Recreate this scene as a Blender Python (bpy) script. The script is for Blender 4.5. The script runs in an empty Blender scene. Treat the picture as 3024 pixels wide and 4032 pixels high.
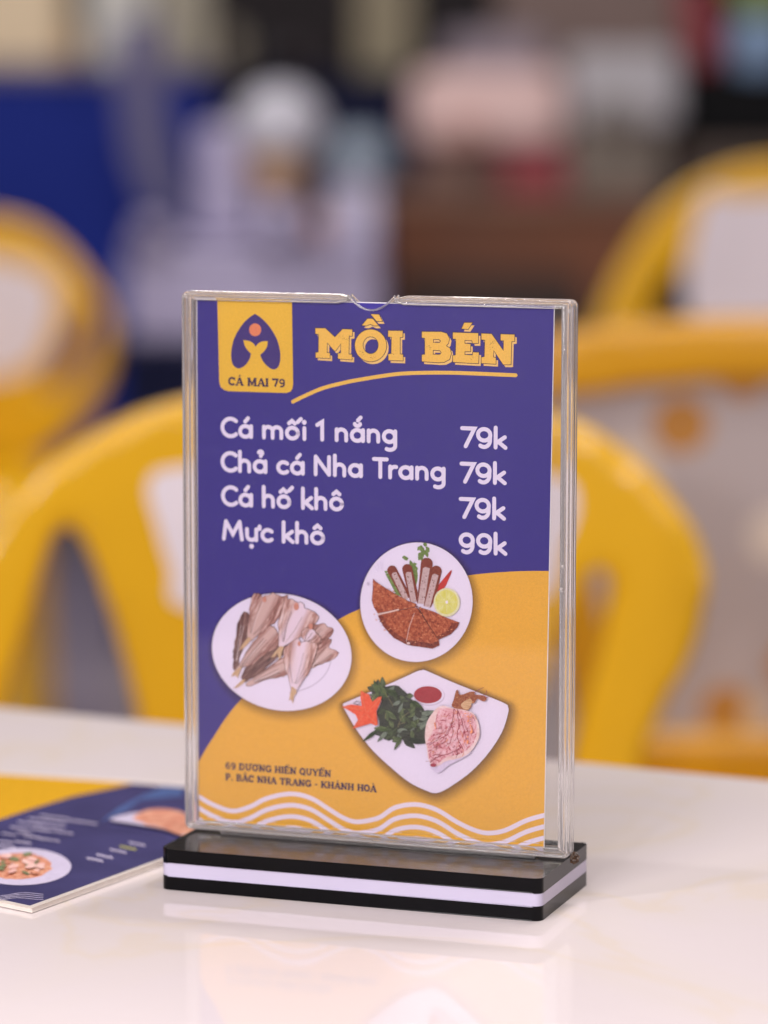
import bpy, bmesh, math, random
from mathutils import Vector, Matrix
from mathutils.geometry import tessellate_polygon
random.seed(7)
S = bpy.context.scene
COL = S.collection
rad = math.radians

# ------------------------------------------------------------------ camera
PIT, ROLL, DIST, CX, CY, FPX = 0.12786, 0.00093, 1.32901, -0.00418, -0.03000, 13339.0
YAW = -0.33896
fw = Vector((0, math.cos(PIT), -math.sin(PIT))); rt0 = Vector((1, 0, 0)); up0 = rt0.cross(fw)
RT = rt0*math.cos(ROLL) + up0*math.sin(ROLL); UP = -rt0*math.sin(ROLL) + up0*math.cos(ROLL)
CAM = -fw*DIST + Vector((0, 0, .12)) - RT*CX - UP*CY
cd = bpy.data.cameras.new('camera'); cam = bpy.data.objects.new('camera', cd); COL.objects.link(cam)
cam.matrix_world = Matrix(((RT.x, UP.x, -fw.x, CAM.x), (RT.y, UP.y, -fw.y, CAM.y), (RT.z, UP.z, -fw.z, CAM.z), (0, 0, 0, 1)))
cd.sensor_fit = 'VERTICAL'; cd.sensor_height = 36; cd.sensor_width = 27; cd.lens = FPX/4032*36
cd.clip_start = .05; cd.clip_end = 100
cd.dof.use_dof = True; cd.dof.focus_distance = 1.305; cd.dof.aperture_fstop = cd.lens/27.5; cd.dof.aperture_blades = 0
S.camera = cam

# ------------------------------------------------------------------ world, lamps, exposure
W = bpy.data.worlds.new('World'); S.world = W; W.use_nodes = True
wn = W.node_tree.nodes; wl = W.node_tree.links
bg = wn['Background']; bg.inputs[1].default_value = .25
tc = wn.new('ShaderNodeTexCoord'); no = wn.new('ShaderNodeTexNoise'); no.inputs['Scale'].default_value = 4.5; no.inputs['Detail'].default_value = 1
cr = wn.new('ShaderNodeValToRGB'); cr.color_ramp.elements[0].position = .35; cr.color_ramp.elements[1].position = .68
cr.color_ramp.elements[0].color = (.22, .2, .24, 1); cr.color_ramp.elements[1].color = (1.9, 1.7, 1.75, 1)
wl.new(tc.outputs['Generated'], no.inputs['Vector']); wl.new(no.outputs['Fac'], cr.inputs['Fac']); wl.new(cr.outputs['Color'], bg.inputs[0])

def lamp(name, loc, target, size, power, color):
    l = bpy.data.lights.new(name, 'AREA'); l.shape = 'DISK' if len(size) == 1 else 'RECTANGLE'; l.size = size[0]
    if len(size) > 1: l.size_y = size[1]
    l.energy = power; l.color = color
    o = bpy.data.objects.new(name, l); COL.objects.link(o); o.location = loc
    o.rotation_euler = (Vector(target) - Vector(loc)).to_track_quat('-Z', 'Y').to_euler()
WARM = (1, .96, .91); NEUT = (1, .96, .97)
lamp('ceiling_panel_lamp', (-.5, -1.6, 1.9), (0, .1, .1), (1.3, .5), 25, (1, .95, .98))
lamp('added_front_fill', (-.62, -1.25, .62), (0, .1, .3), (.6, .45), 12, (1, .95, .97))  # added fill that brightens the card face, not a lamp of the room
lamp('ceiling_panel_lamp', (.7, .9, 2.1), (.4, 1.0, -.3), (1.2, .5), 22, WARM)
lamp('ceiling_panel_lamp', (-.6, 3.6, 2.2), (-.3, 4.2, 0), (1.6, .6), 60, WARM)
lamp('added_streak_light', (-1.15, -3.6, 1.02), (0, 0, .1), (.14,), 24, (1, .97, 1))  # added low light, put in front for bright streaks along the rim
lamp('added_streak_light', (.5, -3.7, 1.05), (0, 0, .1), (.12,), 12, (1, .97, 1))  # second added light for the rim streaks
lamp('ceiling_spot_lamp', (.25, .55, 2.0), (.1, .8, 0), (.09,), 7, NEUT)
lamp('ceiling_spot_lamp', (-.55, -.35, 1.9), (0, 0, 0), (.08,), 5, NEUT)
lamp('ceiling_spot_lamp', (.75, -.5, 1.9), (0, 0, 0), (.08,), 5, NEUT)
S.view_settings.view_transform = 'Standard'; S.view_settings.look = 'None'
S.view_settings.exposure = 0; S.view_settings.gamma = 1; S.view_settings.use_curve_mapping = False
S.render.engine = 'CYCLES'
S.cycles.max_bounces = 14; S.cycles.transmission_bounces = 12; S.cycles.transparent_max_bounces = 24; S.cycles.glossy_bounces = 6
S.cycles.sample_clamp_indirect = 4
S.cycles.use_denoising = True

# ------------------------------------------------------------------ pixel <-> place helpers
def ray(u, v):                      # u, v in the photograph's own pixels (3024 x 4032)
    return (fw + RT*((u - 1512)/FPX) + UP*((2016 - v)/FPX))
K = 3024/1659
def at(u, v, d):                    # overview pixels -> point on the upright plane d metres from the camera
    r = ray(u*K, v*K); return CAM + r*(d/r.y)
def on_z(u, v, z=0):
    r = ray(u, v); return CAM + r*((z - CAM.z)/r.z)
Rz = Matrix.Rotation(YAW, 3, 'Z'); RzI = Rz.inverted()
CARD_Y = .0034
def on_card(u, v, y=.003):
    o = RzI @ CAM; d = RzI @ ray(u, v); p = o + d*((y - o.y)/d.y); return (p.x, p.z)
ZOOM = {'A': (680, 1110, 820/1659), 'B': (1400, 1110, 900/1659), 'C': (760, 1600, 740/1659), 'D': (1450, 1600, 850/1659),
        'E': (740, 2250, 760/1659), 'F': (1300, 2100, 800/1659), 'G': (1300, 2600, 800/1659), 'H': (700, 2950, 900/1659),
        'I': (1500, 2950, 900/1659), 'M': (0, 2750, 800/1659), '0': (0, 0, 1.0), 'O': (0, 0, K)}
def fp(reg, x, y):
    a, b, s = ZOOM[reg]; return (a + s*x, b + s*y)
def P(reg, pts): return [on_card(*fp(reg, *p)) for p in pts]

# ------------------------------------------------------------------ materials
def s2l(c): return tuple(((x/255)/12.92 if x/255 <= .04045 else ((x/255 + .055)/1.055)**2.4) for x in c)
MATS = {}
def mat(name, rgb, rough=.5, spec=.5, var=.06, scale=40, bump=0, bscale=None, detail=3, coat=0, metal=0, lin=False):
    if name in MATS: return MATS[name]
    c = rgb if lin else s2l(rgb)
    m = bpy.data.materials.new(name); m.use_nodes = True; n = m.node_tree.nodes; l = m.node_tree.links
    b = n['Principled BSDF']; b.inputs['Roughness'].default_value = rough; b.inputs['Specular IOR Level'].default_value = spec
    b.inputs['Metallic'].default_value = metal; b.inputs['Coat Weight'].default_value = coat
    t = n.new('ShaderNodeTexCoord'); z = n.new('ShaderNodeTexNoise'); z.inputs['Scale'].default_value = scale; z.inputs['Detail'].default_value = detail
    l.new(t.outputs['Object'], z.inputs['Vector'])
    r = n.new('ShaderNodeValToRGB'); r.color_ramp.elements[0].position = .3; r.color_ramp.elements[1].position = .7
    r.color_ramp.elements[0].color = (*[x*(1 - var) for x in c], 1); r.color_ramp.elements[1].color = (*[min(1, x*(1 + var)) for x in c], 1)
    l.new(z.outputs['Fac'], r.inputs['Fac']); l.new(r.outputs['Color'], b.inputs['Base Color'])
    if bump:
        z2 = n.new('ShaderNodeTexNoise'); z2.inputs['Scale'].default_value = bscale or scale; z2.inputs['Detail'].default_value = 2
        l.new(t.outputs['Object'], z2.inputs['Vector'])
        bp = n.new('ShaderNodeBump'); bp.inputs['Strength'].default_value = bump; bp.inputs['Distance'].default_value = .001
        l.new(z2.outputs['Fac'], bp.inputs['Height']); l.new(bp.outputs['Normal'], b.inputs['Normal'])
    MATS[name] = m; return m
def ink(name, rgb, var=.07, scale=1500): return mat('ink_' + name, rgb, rough=.55, spec=.25, var=var, scale=scale, detail=2)

def food(name, stops, scale, stretch=(1, 1), edge=None, centre=None, dist=1.2, detail=6):
    """printed food: noise in the piece's own along/across frame, optional paler middle and darker rim"""
    m = bpy.data.materials.new(name); m.use_nodes = True; n = m.node_tree.nodes; l = m.node_tree.links
    b = n['Principled BSDF']; b.inputs['Roughness'].default_value = .55; b.inputs['Specular IOR Level'].default_value = .25
    a = n.new('ShaderNodeAttribute'); a.attribute_name = 'st'
    mp = n.new('ShaderNodeMapping'); mp.inputs['Scale'].default_value = (stretch[0]*scale, stretch[1]*scale, 7.3)
    l.new(a.outputs['Vector'], mp.inputs['Vector'])
    z = n.new('ShaderNodeTexNoise'); z.inputs['Scale'].default_value = 1; z.inputs['Detail'].default_value = detail; z.inputs['Roughness'].default_value = .65
    z.inputs['Distortion'].default_value = dist
    l.new(mp.outputs['Vector'], z.inputs['Vector'])
    r = n.new('ShaderNodeValToRGB'); e = r.color_ramp.elements
    while len(e) < len(stops): e.new(.5)
    for i, (p, c) in enumerate(stops): e[i].position = p; e[i].color = (*s2l(c), 1)
    l.new(z.outputs['Fac'], r.inputs['Fac']); out = r.outputs['Color']
    if centre or edge:
        sx = n.new('ShaderNodeSeparateXYZ'); l.new(a.outputs['Vector'], sx.inputs['Vector'])
        ab = n.new('ShaderNodeMath'); ab.operation = 'ABSOLUTE'; l.new(sx.outputs['Y'], ab.inputs[0])
        ad = n.new('ShaderNodeMath'); ad.operation = 'MULTIPLY_ADD'; ad.inputs[1].default_value = .9; ad.inputs[2].default_value = -.45
        l.new(z.outputs['Fac'], ad.inputs[0])
        su = n.new('ShaderNodeMath'); su.operation = 'ADD'; l.new(ab.outputs[0], su.inputs[0]); l.new(ad.outputs[0], su.inputs[1])
        rr = n.new('ShaderNodeValToRGB'); q = rr.color_ramp.elements
        q[0].position = .22; q[0].color = (1, 1, 1, 1); q[1].position = .6; q[1].color = (0, 0, 0, 1)
        l.new(su.outputs[0], rr.inputs['Fac'])
        mx = n.new('ShaderNodeMix'); mx.data_type = 'RGBA'; mx.inputs['B'].default_value = (0, 0, 0, 1)
        l.new(rr.outputs['Color'], mx.inputs['Factor']); l.new(out, mx.inputs['A'])
        mx.inputs[7].default_value = (*s2l(centre), 1); out = mx.outputs[2]
        # keep some streaks in the pale middle
        l.new(r.outputs['Color'], mx.inputs[6])
    l.new(out, b.inputs['Base Color']); return m

def glass(name, tint=(1, 1, 1), rough=.0, milk=.15):
    m = bpy.data.materials.new(name); m.use_nodes = True; n = m.node_tree.nodes; l = m.node_tree.links
    b = n['Principled BSDF']; b.inputs['Base Color'].default_value = (*tint, 1); b.inputs['Transmission Weight'].default_value = 1
    b.inputs['IOR'].default_value = 1.49; b.inputs['Roughness'].default_value = rough
    t = n.new('ShaderNodeTexCoord'); z = n.new('ShaderNodeTexNoise'); z.inputs['Scale'].default_value = 160; z.inputs['Detail'].default_value = 2
    mp = n.new('ShaderNodeMapping'); mp.inputs['Scale'].default_value = (1, 1, .35)
    l.new(t.outputs['Object'], mp.inputs['Vector']); l.new(mp.outputs['Vector'], z.inputs['Vector'])
    bp = n.new('ShaderNodeBump'); bp.inputs['Strength'].default_value = .02; bp.inputs['Distance'].default_value = .001
    l.new(z.outputs['Fac'], bp.inputs['Height']); l.new(bp.outputs['Normal'], b.inputs['Normal'])
    tl = n.new('ShaderNodeBsdfTranslucent'); tl.inputs[0].default_value = (.97, .93, .92, 1); di = n.new('ShaderNodeBsdfDiffuse'); di.inputs[0].default_value = (.95, .88, .87, 1)
    m0 = n.new('ShaderNodeMixShader'); l.new(tl.outputs[0], m0.inputs[1]); l.new(di.outputs[0], m0.inputs[2])
    m1 = n.new('ShaderNodeMixShader'); m1.inputs[0].default_value = milk; l.new(b.outputs[0], m1.inputs[1]); l.new(m0.outputs[0], m1.inputs[2]); l.new(m1.outputs[0], n['Material Output'].inputs[0])
    return m
def sheet_glass(name, haze=.0):
    """thin clear plastic sheet: see-through with a Fresnel gloss and a little dust"""
    m = bpy.data.materials.new(name); m.use_nodes = True; n = m.node_tree.nodes; l = m.node_tree.links
    n.remove(n['Principled BSDF']); out = n['Material Output']
    tr = n.new('ShaderNodeBsdfTransparent'); tr.inputs[0].default_value = (.985, .98, .975, 1)
    gl = n.new('ShaderNodeBsdfGlossy'); gl.inputs['Roughness'].default_value = .03
    t = n.new('ShaderNodeTexCoord'); z = n.new('ShaderNodeTexNoise'); z.inputs['Scale'].default_value = 25; z.inputs['Detail'].default_value = 1
    l.new(t.outputs['Object'], z.inputs['Vector'])
    bp = n.new('ShaderNodeBump'); bp.inputs['Strength'].default_value = .02; bp.inputs['Distance'].default_value = .002
    l.new(z.outputs['Fac'], bp.inputs['Height']); l.new(bp.outputs['Normal'], gl.inputs['Normal'])
    fr = n.new('ShaderNodeFresnel'); fr.inputs['IOR'].default_value = 1.45
    mx = n.new('ShaderNodeMixShader'); l.new(fr.outputs[0], mx.inputs[0]); l.new(tr.outputs[0], mx.inputs[1]); l.new(gl.outputs[0], mx.inputs[2])
    di = n.new('ShaderNodeBsdfDiffuse'); di.inputs[0].default_value = (.9, .88, .9, 1)
    z2 = n.new('ShaderNodeTexNoise'); z2.inputs['Scale'].default_value = 330; z2.inputs['Detail'].default_value = 6
    l.new(t.outputs['Object'], z2.inputs['Vector'])
    mr = n.new('ShaderNodeMapRange'); mr.inputs['From Min'].default_value = .55; mr.inputs['From Max'].default_value = .8; mr.inputs['To Min'].default_value = haze; mr.inputs['To Max'].default_value = haze + .007
    l.new(z2.outputs['Fac'], mr.inputs['Value'])
    m2 = n.new('ShaderNodeMixShader'); l.new(mr.outputs[0], m2.inputs[0]); l.new(mx.outputs[0], m2.inputs[1]); l.new(di.outputs[0], m2.inputs[2])
    l.new(m2.outputs[0], out.inputs[0]); return m
def fade_ink(name, rgb):
    """printed soft drop shadow of the card's artwork: ink whose cover runs out (attribute 'cover')"""
    m = bpy.data.materials.new(name); m.use_nodes = True; n = m.node_tree.nodes; l = m.node_tree.links
    b = n['Principled BSDF']; b.inputs['Base Color'].default_value = (*s2l(rgb), 1); b.inputs['Roughness'].default_value = .55; b.inputs['Specular IOR Level'].default_value = .2
    a = n.new('ShaderNodeAttribute'); a.attribute_name = 'st'; sx = n.new('ShaderNodeSeparateXYZ'); l.new(a.outputs['Vector'], sx.inputs[0])
    pw = n.new('ShaderNodeMath'); pw.operation = 'POWER'; pw.inputs[1].default_value = 1.7; l.new(sx.outputs['X'], pw.inputs[0])
    l.new(pw.outputs[0], b.inputs['Alpha']); return m

# ------------------------------------------------------------------ object helpers
def tag(o, label=None, cat=None, group=None, kind=None):
    if label: o['label'] = label
    if cat: o['category'] = cat
    if group: o['group'] = group
    if kind: o['kind'] = kind
    return o
def empty(name, loc=(0, 0, 0), rz=0, **k):
    o = bpy.data.objects.new(name, None); COL.objects.link(o); o.location = loc; o.rotation_euler = (0, 0, rz); o.empty_display_size = .02
    return tag(o, **k)
def link(name, me, mats, parent=None, smooth=False):
    o = bpy.data.objects.new(name, me); COL.objects.link(o)
    for m in (mats if isinstance(mats, (list, tuple)) else [mats]): me.materials.append(m)
    if parent: o.parent = parent
    if smooth:
        for p in me.polygons: p.use_smooth = True
    return o
def from_bm(name, bm, mats, parent=None, smooth=False):
    bmesh.ops.recalc_face_normals(bm, faces=bm.faces[:])
    me = bpy.data.meshes.new(name); bm.to_mesh(me); bm.free(); return link(name, me, mats, parent, smooth)
def bm_box(bm, lo, hi):
    vs = [bm.verts.new((x, y, z)) for x in (lo[0], hi[0]) for y in (lo[1], hi[1]) for z in (lo[2], hi[2])]
    for f in ((0, 1, 3, 2), (4, 6, 7, 5), (0, 4, 5, 1), (2, 3, 7, 6), (0, 2, 6, 4), (1, 5, 7, 3)): bm.faces.new([vs[i] for i in f])
def bev(bm, w, seg=2, angle=30):
    bm.normal_update()
    es = [e for e in bm.edges if len(e.link_faces) == 2 and e.calc_face_angle(0) > rad(angle)]
    bmesh.ops.bevel(bm, geom=es, offset=w, segments=seg, affect='EDGES', profile=.5)
def box(name, lo, hi, m, parent=None, bevel=.002, seg=2):
    bm = bmesh.new(); bm_box(bm, lo, hi)
    if bevel: bev(bm, bevel, seg)
    return from_bm(name, bm, m, parent, smooth=False)
def rrect(w, h, r, n=6, cx=0, cy=0):
    pts = []
    for sx, sy, a0 in ((1, 1, 0), (-1, 1, 90), (-1, -1, 180), (1, -1, 270)):
        for i in range(n + 1):
            a = rad(a0 + 90*i/n); pts.append((cx + sx*(w/2 - r) + r*math.cos(a), cy + sy*(h/2 - r) + r*math.sin(a)))
    return pts
def prism(bm, loops, f0, f1):
    """fill loops[0] with holes loops[1:], between maps f0 and f1 (2D -> 3D)"""
    flat = [p for lp in loops for p in lp]
    tris = tessellate_polygon([[Vector((p[0], p[1], 0)) for p in lp] for lp in loops])
    a = [bm.verts.new(f0(p)) for p in flat]; b = [bm.verts.new(f1(p)) for p in flat]
    for t in tris:
        try: bm.faces.new([a[i] for i in t]); bm.faces.new([b[i] for i in reversed(t)])
        except ValueError: pass
    k = 0
    for lp in loops:
        n = len(lp)
        for i in range(n):
            j = (i + 1) % n
            bm.faces.new((a[k+i], a[k+j], b[k+j], b[k+i]))
        k += n
def crom(pts, n=4, closed=True):
    out = []; N = len(pts)
    for i in range(N if closed else N - 1):
        g = (lambda k: pts[k % N]) if closed else (lambda k: pts[max(0, min(N - 1, k))])
        p0, p1, p2, p3 = g(i-1), g(i), g(i+1), g(i+2)
        for j in range(n):
            t = j/n
            out.append(tuple(.5*((2*p1[k]) + (-p0[k] + p2[k])*t + (2*p0[k] - 5*p1[k] + 4*p2[k] - p3[k])*t*t + (-p0[k] + 3*p1[k] - 3*p2[k] + p3[k])*t**3) for k in (0, 1)))
    if not closed: out.append(tuple(pts[-1]))
    return out
def ell(cx, cy, rx, ry, n=48, shear=0, a0=0, a1=360):
    full = abs(a1 - a0) >= 360
    m = n if full else n + 1
    return [(cx + rx*math.cos(rad(a0 + (a1 - a0)*i/n)), cy + ry*math.sin(rad(a0 + (a1 - a0)*i/n)) + shear*math.cos(rad(a0 + (a1 - a0)*i/n))) for i in range(m)]

class Flat:
    """flat printed artwork gathered into one mesh; every shape lies 8 microns above the one before"""
    def __init__(s, place, step=8e-6, base=0): s.v = []; s.f = []; s.mi = []; s.st = []; s.mats = []; s.place = place; s.k = base; s.step = step
    def m(s, mt):
        if mt not in s.mats: s.mats.append(mt)
        return s.mats.index(mt)
    def lay(s): s.k += 1; return s.k*s.step
    def poly(s, loops, mt, st=None, h=None):
        if not isinstance(loops[0][0], (tuple, list)): loops = [loops]
        h = s.lay() if h is None else h; b = len(s.v); flat = [p for lp in loops for p in lp]
        for p in flat: s.v.append(s.place(p, h)); s.st.append(st(p) if st else (p[0]*1000, p[1]*1000, 0))
        for t in tessellate_polygon([[Vector((p[0], p[1], 0)) for p in lp] for lp in loops]):
            s.f.append([b + i for i in t]); s.mi.append(s.m(mt))
    def strip(s, a, c, mt, sa, sc, h=None):
        h = s.lay() if h is None else h; b = len(s.v); n = len(a)
        for p, q in zip(a, sa): s.v.append(s.place(p, h)); s.st.append(q)
        for p, q in zip(c, sc): s.v.append(s.place(p, h)); s.st.append(q)
        for i in range(n - 1): s.f.append([b+i, b+i+1, b+n+i+1, b+n+i]); s.mi.append(s.m(mt))
    def stroke(s, pts, w, mt, cap='round', closed=False, clip=None, h=None):
        pts = [pts[0]] + [q for p, q in zip(pts, pts[1:]) if abs(p[0]-q[0]) + abs(p[1]-q[1]) > 1e-7]
        n = len(pts); L = []; R = []
        for i in range(n):
            p = Vector(pts[i])
            if closed: d0 = p - Vector(pts[i-1]); d1 = Vector(pts[(i+1) % n]) - p
            else: d0 = p - Vector(pts[i-1]) if i else Vector(pts[1]) - p; d1 = Vector(pts[i+1]) - p if i < n-1 else d0
            if d0.length < 1e-9: d0 = d1
            if d1.length < 1e-9: d1 = d0
            d0.normalize(); d1.normalize(); t = d0 + d1
            if t.length < 1e-3: t = d0.copy()
            t.normalize(); nn = Vector((-t.y, t.x)); k = max(.45, nn.dot(Vector((-d0.y, d0.x))))
            o = nn*(w/2/k); L.append(tuple(p + o)); R.append(tuple(p - o))
        ring = []
        if closed:
            for i in range(n): ring.append([L[i], L[(i+1) % n], R[(i+1) % n], R[i]])
        else:
            for i in range(n-1): ring.append([L[i], L[i+1], R[i+1], R[i]])
            if cap == 'round':
                for e, q in ((0, Vector(pts[0]) - Vector(pts[1])), (n-1, Vector(pts[-1]) - Vector(pts[-2]))):
                    a = math.atan2(q.y, q.x); c = pts[e]
                    ring.append([(c[0] + w/2*math.cos(a + rad(-90 + 180*i/8)), c[1] + w/2*math.sin(a + rad(-90 + 180*i/8))) for i in range(9)])
        h = s.lay() if h is None else h
        for r in ring:
            if clip: r = clip(r)
            if len(r) < 3: continue
            b = len(s.v)
            for p in r: s.v.append(s.place(p, h)); s.st.append((p[0]*1000, p[1]*1000, 0))
            s.f.append(list(range(b, b + len(r)))); s.mi.append(s.m(mt))
    def build(s, name, parent):
        me = bpy.data.meshes.new(name); me.from_pydata([tuple(v) for v in s.v], [], s.f)
        at_ = me.attributes.new('st', 'FLOAT_VECTOR', 'POINT'); at_.data.foreach_set('vector', [c for q in s.st for c in q])
        o = link(name, me, s.mats, parent)
        for p, i in zip(me.polygons, s.mi): p.material_index = i
        me.update(); return o
def halfplane(a, b):
    """keep the left side of the line a -> b"""
    nx, ny = -(b[1]-a[1]), b[0]-a[0]
    def f(poly):
        out = []; d = [(p[0]-a[0])*nx + (p[1]-a[1])*ny for p in poly]
        for i in range(len(poly)):
            p, q, dp, dq = poly[i], poly[(i+1) % len(poly)], d[i], d[(i+1) % len(poly)]
            if dp >= 0: out.append(p)
            if dp*dq < 0: t = dp/(dp-dq); out.append((p[0]+(q[0]-p[0])*t, p[1]+(q[1]-p[1])*t))
        return out
    return f

# ================================================================== SETTING
FLOOR = -.75
bm = bmesh.new(); bm_box(bm, (-6, -3, FLOOR-.1), (6, 12, FLOOR))
fl = from_bm('floor', bm, mat('floor_tile', (150, 138, 140), rough=.25, var=.12, scale=3)); tag(fl, kind='structure')
bm = bmesh.new(); bm_box(bm, (-6, CAM.y + 10.4, FLOOR), (6, CAM.y + 10.6, 2.6))
bw = from_bm('back_wall', bm, mat('back_wall_paint', (46, 39, 42), rough=.7, var=.2, scale=1.2)); tag(bw, kind='structure')

# ---- table with the white marble-look top
def table_mat():
    m = bpy.data.materials.new('polished_white_marble'); m.use_nodes = True; n = m.node_tree.nodes; l = m.node_tree.links
    b = n['Principled BSDF']; b.inputs['Roughness'].default_value = .055; b.inputs['IOR'].default_value = 1.46; b.inputs['Specular IOR Level'].default_value = .15
    t = n.new('ShaderNodeTexCoord')
    z = n.new('ShaderNodeTexNoise'); z.inputs['Scale'].default_value = 4.2; z.inputs['Detail'].default_value = 5; z.inputs['Distortion'].default_value = 1.1
    l.new(t.outputs['Object'], z.inputs['Vector'])
    r = n.new('ShaderNodeValToRGB'); e = r.color_ramp.elements
    base = s2l((217, 205, 205)); vein = s2l((217, 203, 193)); soft = s2l((217, 205, 202))
    e[0].position = .40; e[0].color = (*base, 1); e[1].position = .60; e[1].color = (*base, 1)
    for p, c in ((.475, soft), (.492, vein), (.51, soft)):
        q = e.new(p); q.color = (*c, 1)
    l.new(z.outputs['Fac'], r.inputs['Fac']); l.new(r.outputs['Color'], b.inputs['Base Color'])
    z2 = n.new('ShaderNodeTexNoise'); z2.inputs['Scale'].default_value = 55; z2.inputs['Detail'].default_value = 3
    l.new(t.outputs['Object'], z2.inputs['Vector'])
    bp = n.new('ShaderNodeBump'); bp.inputs['Strength'].default_value = .035; bp.inputs['Distance'].default_value = .001
    mp = n.new('ShaderNodeMapping'); mp.inputs['Scale'].default_value = (26, 150, 1); mp.inputs['Rotation'].default_value = (0, 0, .35)
    z4 = n.new('ShaderNodeTexNoise'); z4.inputs['Scale'].default_value = 1; z4.inputs['Detail'].default_value = 3; l.new(t.outputs['Object'], mp.inputs[0]); l.new(mp.outputs[0], z4.inputs[0])
    z5 = n.new('ShaderNodeTexNoise'); z5.inputs['Scale'].default_value = 6; l.new(t.outputs['Object'], z5.inputs[0])
    m5 = n.new('ShaderNodeMapRange'); m5.inputs['From Min'].default_value = .5; m5.inputs['From Max'].default_value = .65; m5.inputs['To Max'].default_value = 1.3; l.new(z5.outputs['Fac'], m5.inputs[0])
    mu = n.new('ShaderNodeMath'); mu.operation = 'MULTIPLY_ADD'; l.new(z4.outputs['Fac'], mu.inputs[0]); l.new(m5.outputs[0], mu.inputs[1]); l.new(z2.outputs['Fac'], mu.inputs[2])
    l.new(mu.outputs[0], bp.inputs['Height']); l.new(bp.outputs['Normal'], b.inputs['Normal'])
    z3 = n.new('ShaderNodeTexNoise'); z3.inputs['Scale'].default_value = 9; z3.inputs['Detail'].default_value = 4; l.new(t.outputs['Object'], z3.inputs['Vector'])
    mr = n.new('ShaderNodeMapRange'); mr.inputs['To Min'].default_value = .025; mr.inputs['To Max'].default_value = .06
    l.new(z3.outputs['Fac'], mr.inputs['Value']); l.new(mr.outputs[0], b.inputs['Roughness'])
    return m
e0 = on_z(0, 2790); e1 = on_z(3024, 3079); ed = (e1 - e0); ang = math.atan2(ed.y, ed.x); mid = (e0 + e1)/2
tb = empty('dining_table', (mid.x, mid.y, FLOOR), ang, label='white marble topped table with glossy surface carrying the menu stand', cat='table')
bm = bmesh.new(); prism(bm, [rrect(1.3, .82, .03, 6, .05, -.41)], lambda p: (p[0], p[1], .75), lambda p: (p[0], p[1], .728)); bev(bm, .0025, 3, 60)
from_bm('tabletop', bm, table_mat(), tb)
steel = mat('dark_steel', (60, 58, 60), rough=.35, metal=.6)
for x in (-.5, .6):
    for y in (-.1, -.72):
        bm = bmesh.new(); bm_box(bm, (x-.02, y-.02, 0), (x+.02, y+.02, .7275)); from_bm('leg', bm, steel, tb)

# ================================================================== MENU STAND
TH = .0164/3
st = empty('menu_stand', (0, 0, 0), YAW, label='clear acrylic menu holder upright on a black and white striped base', cat='menu stand')
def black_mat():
    m = mat('scuffed_sheen_black_acrylic', (24, 22, 21), rough=.13, spec=.85, var=.3, scale=60)  # scuffed top; its lighter black also stands in for the grazing sheen
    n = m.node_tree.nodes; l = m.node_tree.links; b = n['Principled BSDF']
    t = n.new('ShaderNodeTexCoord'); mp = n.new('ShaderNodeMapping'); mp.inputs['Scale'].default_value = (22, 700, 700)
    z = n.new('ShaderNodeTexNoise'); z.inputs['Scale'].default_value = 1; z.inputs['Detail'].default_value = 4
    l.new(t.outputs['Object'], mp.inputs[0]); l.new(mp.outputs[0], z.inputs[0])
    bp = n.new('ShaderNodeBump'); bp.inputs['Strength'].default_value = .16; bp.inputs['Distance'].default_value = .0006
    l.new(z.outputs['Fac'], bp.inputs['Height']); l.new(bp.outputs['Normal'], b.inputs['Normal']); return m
BL, BD, BX, BY = .1572, .0656, .0001, .0022
def slab(name, z0, z1, m, grow=0, slot=False, bvl=.0003):
    bm = bmesh.new()
    prism(bm, [rrect(BL + grow, BD + grow, .0035, 8, BX, BY)], lambda p: (p[0], p[1], z1), lambda p: (p[0], p[1], z0)); bev(bm, bvl, 2, 50)
    o = from_bm(name, bm, m, st)
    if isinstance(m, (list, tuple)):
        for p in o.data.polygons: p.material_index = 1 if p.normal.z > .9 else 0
    return o
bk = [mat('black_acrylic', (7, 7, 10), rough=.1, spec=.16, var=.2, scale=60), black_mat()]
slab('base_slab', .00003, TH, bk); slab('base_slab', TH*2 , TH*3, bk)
slab('white_base_slab', TH, TH*2, mat('white_acrylic', (192, 184, 206), rough=.2, spec=.25, var=.02, scale=30), grow=-.0001)

HW, HH, HZ = .1617, .2171, .0178
clear = glass('clear_acrylic', (.995, .985, .98)); thin = sheet_glass('clear_acrylic_sheet')
# notch in the middle of the top edge
nl = on_card(1365, 1160, 0)[0]; nr = on_card(1552, 1160, 0)[0]; nc = (nl + nr)/2; nw = (nr - nl)/2
nb = on_card(1455, 1222, 0)[1]; top = HZ + HH
def notch(n=14):           # from right to left, dipping
    pts = []
    for i in range(n + 1):
        t = -1 + 2*i/n; x = nc - nw*t
        pts.append((x, top - (top - nb)*max(0, math.cos(math.pi*t/2))**.85))
    return pts
def ring_profile():        # (inset from the outer edge, depth from the front face): three rounded ribs each side, seam on the rim
    def ribs(sign, n=6):
        out = []
        for c, r, h in ((.00085, .00085, .0007), (.00245, .0007, .0005), (.0041, .0009, .0006)):
            for i in range(n + 1):
                t = math.pi*i/n; out.append((c - r*math.cos(t), h*math.sin(t)))
        return out
    a = [(w, .0007 - h) for w, h in ribs(1)] + [(.0050, .0025), (.0050, .0042)]
    b = [(w, .0059 + h) for w, h in reversed(ribs(1))] + [(0, .0042), (.0004, .0037), (.0004, .0031), (0, .0027)]
    out = []
    for p in a + b:
        if not out or abs(p[0]-out[-1][0]) + abs(p[1]-out[-1][1]) > 2e-5: out.append(p)
    return out
HS_ = .70                  # the top and bottom bars are narrower than the uprights
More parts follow.
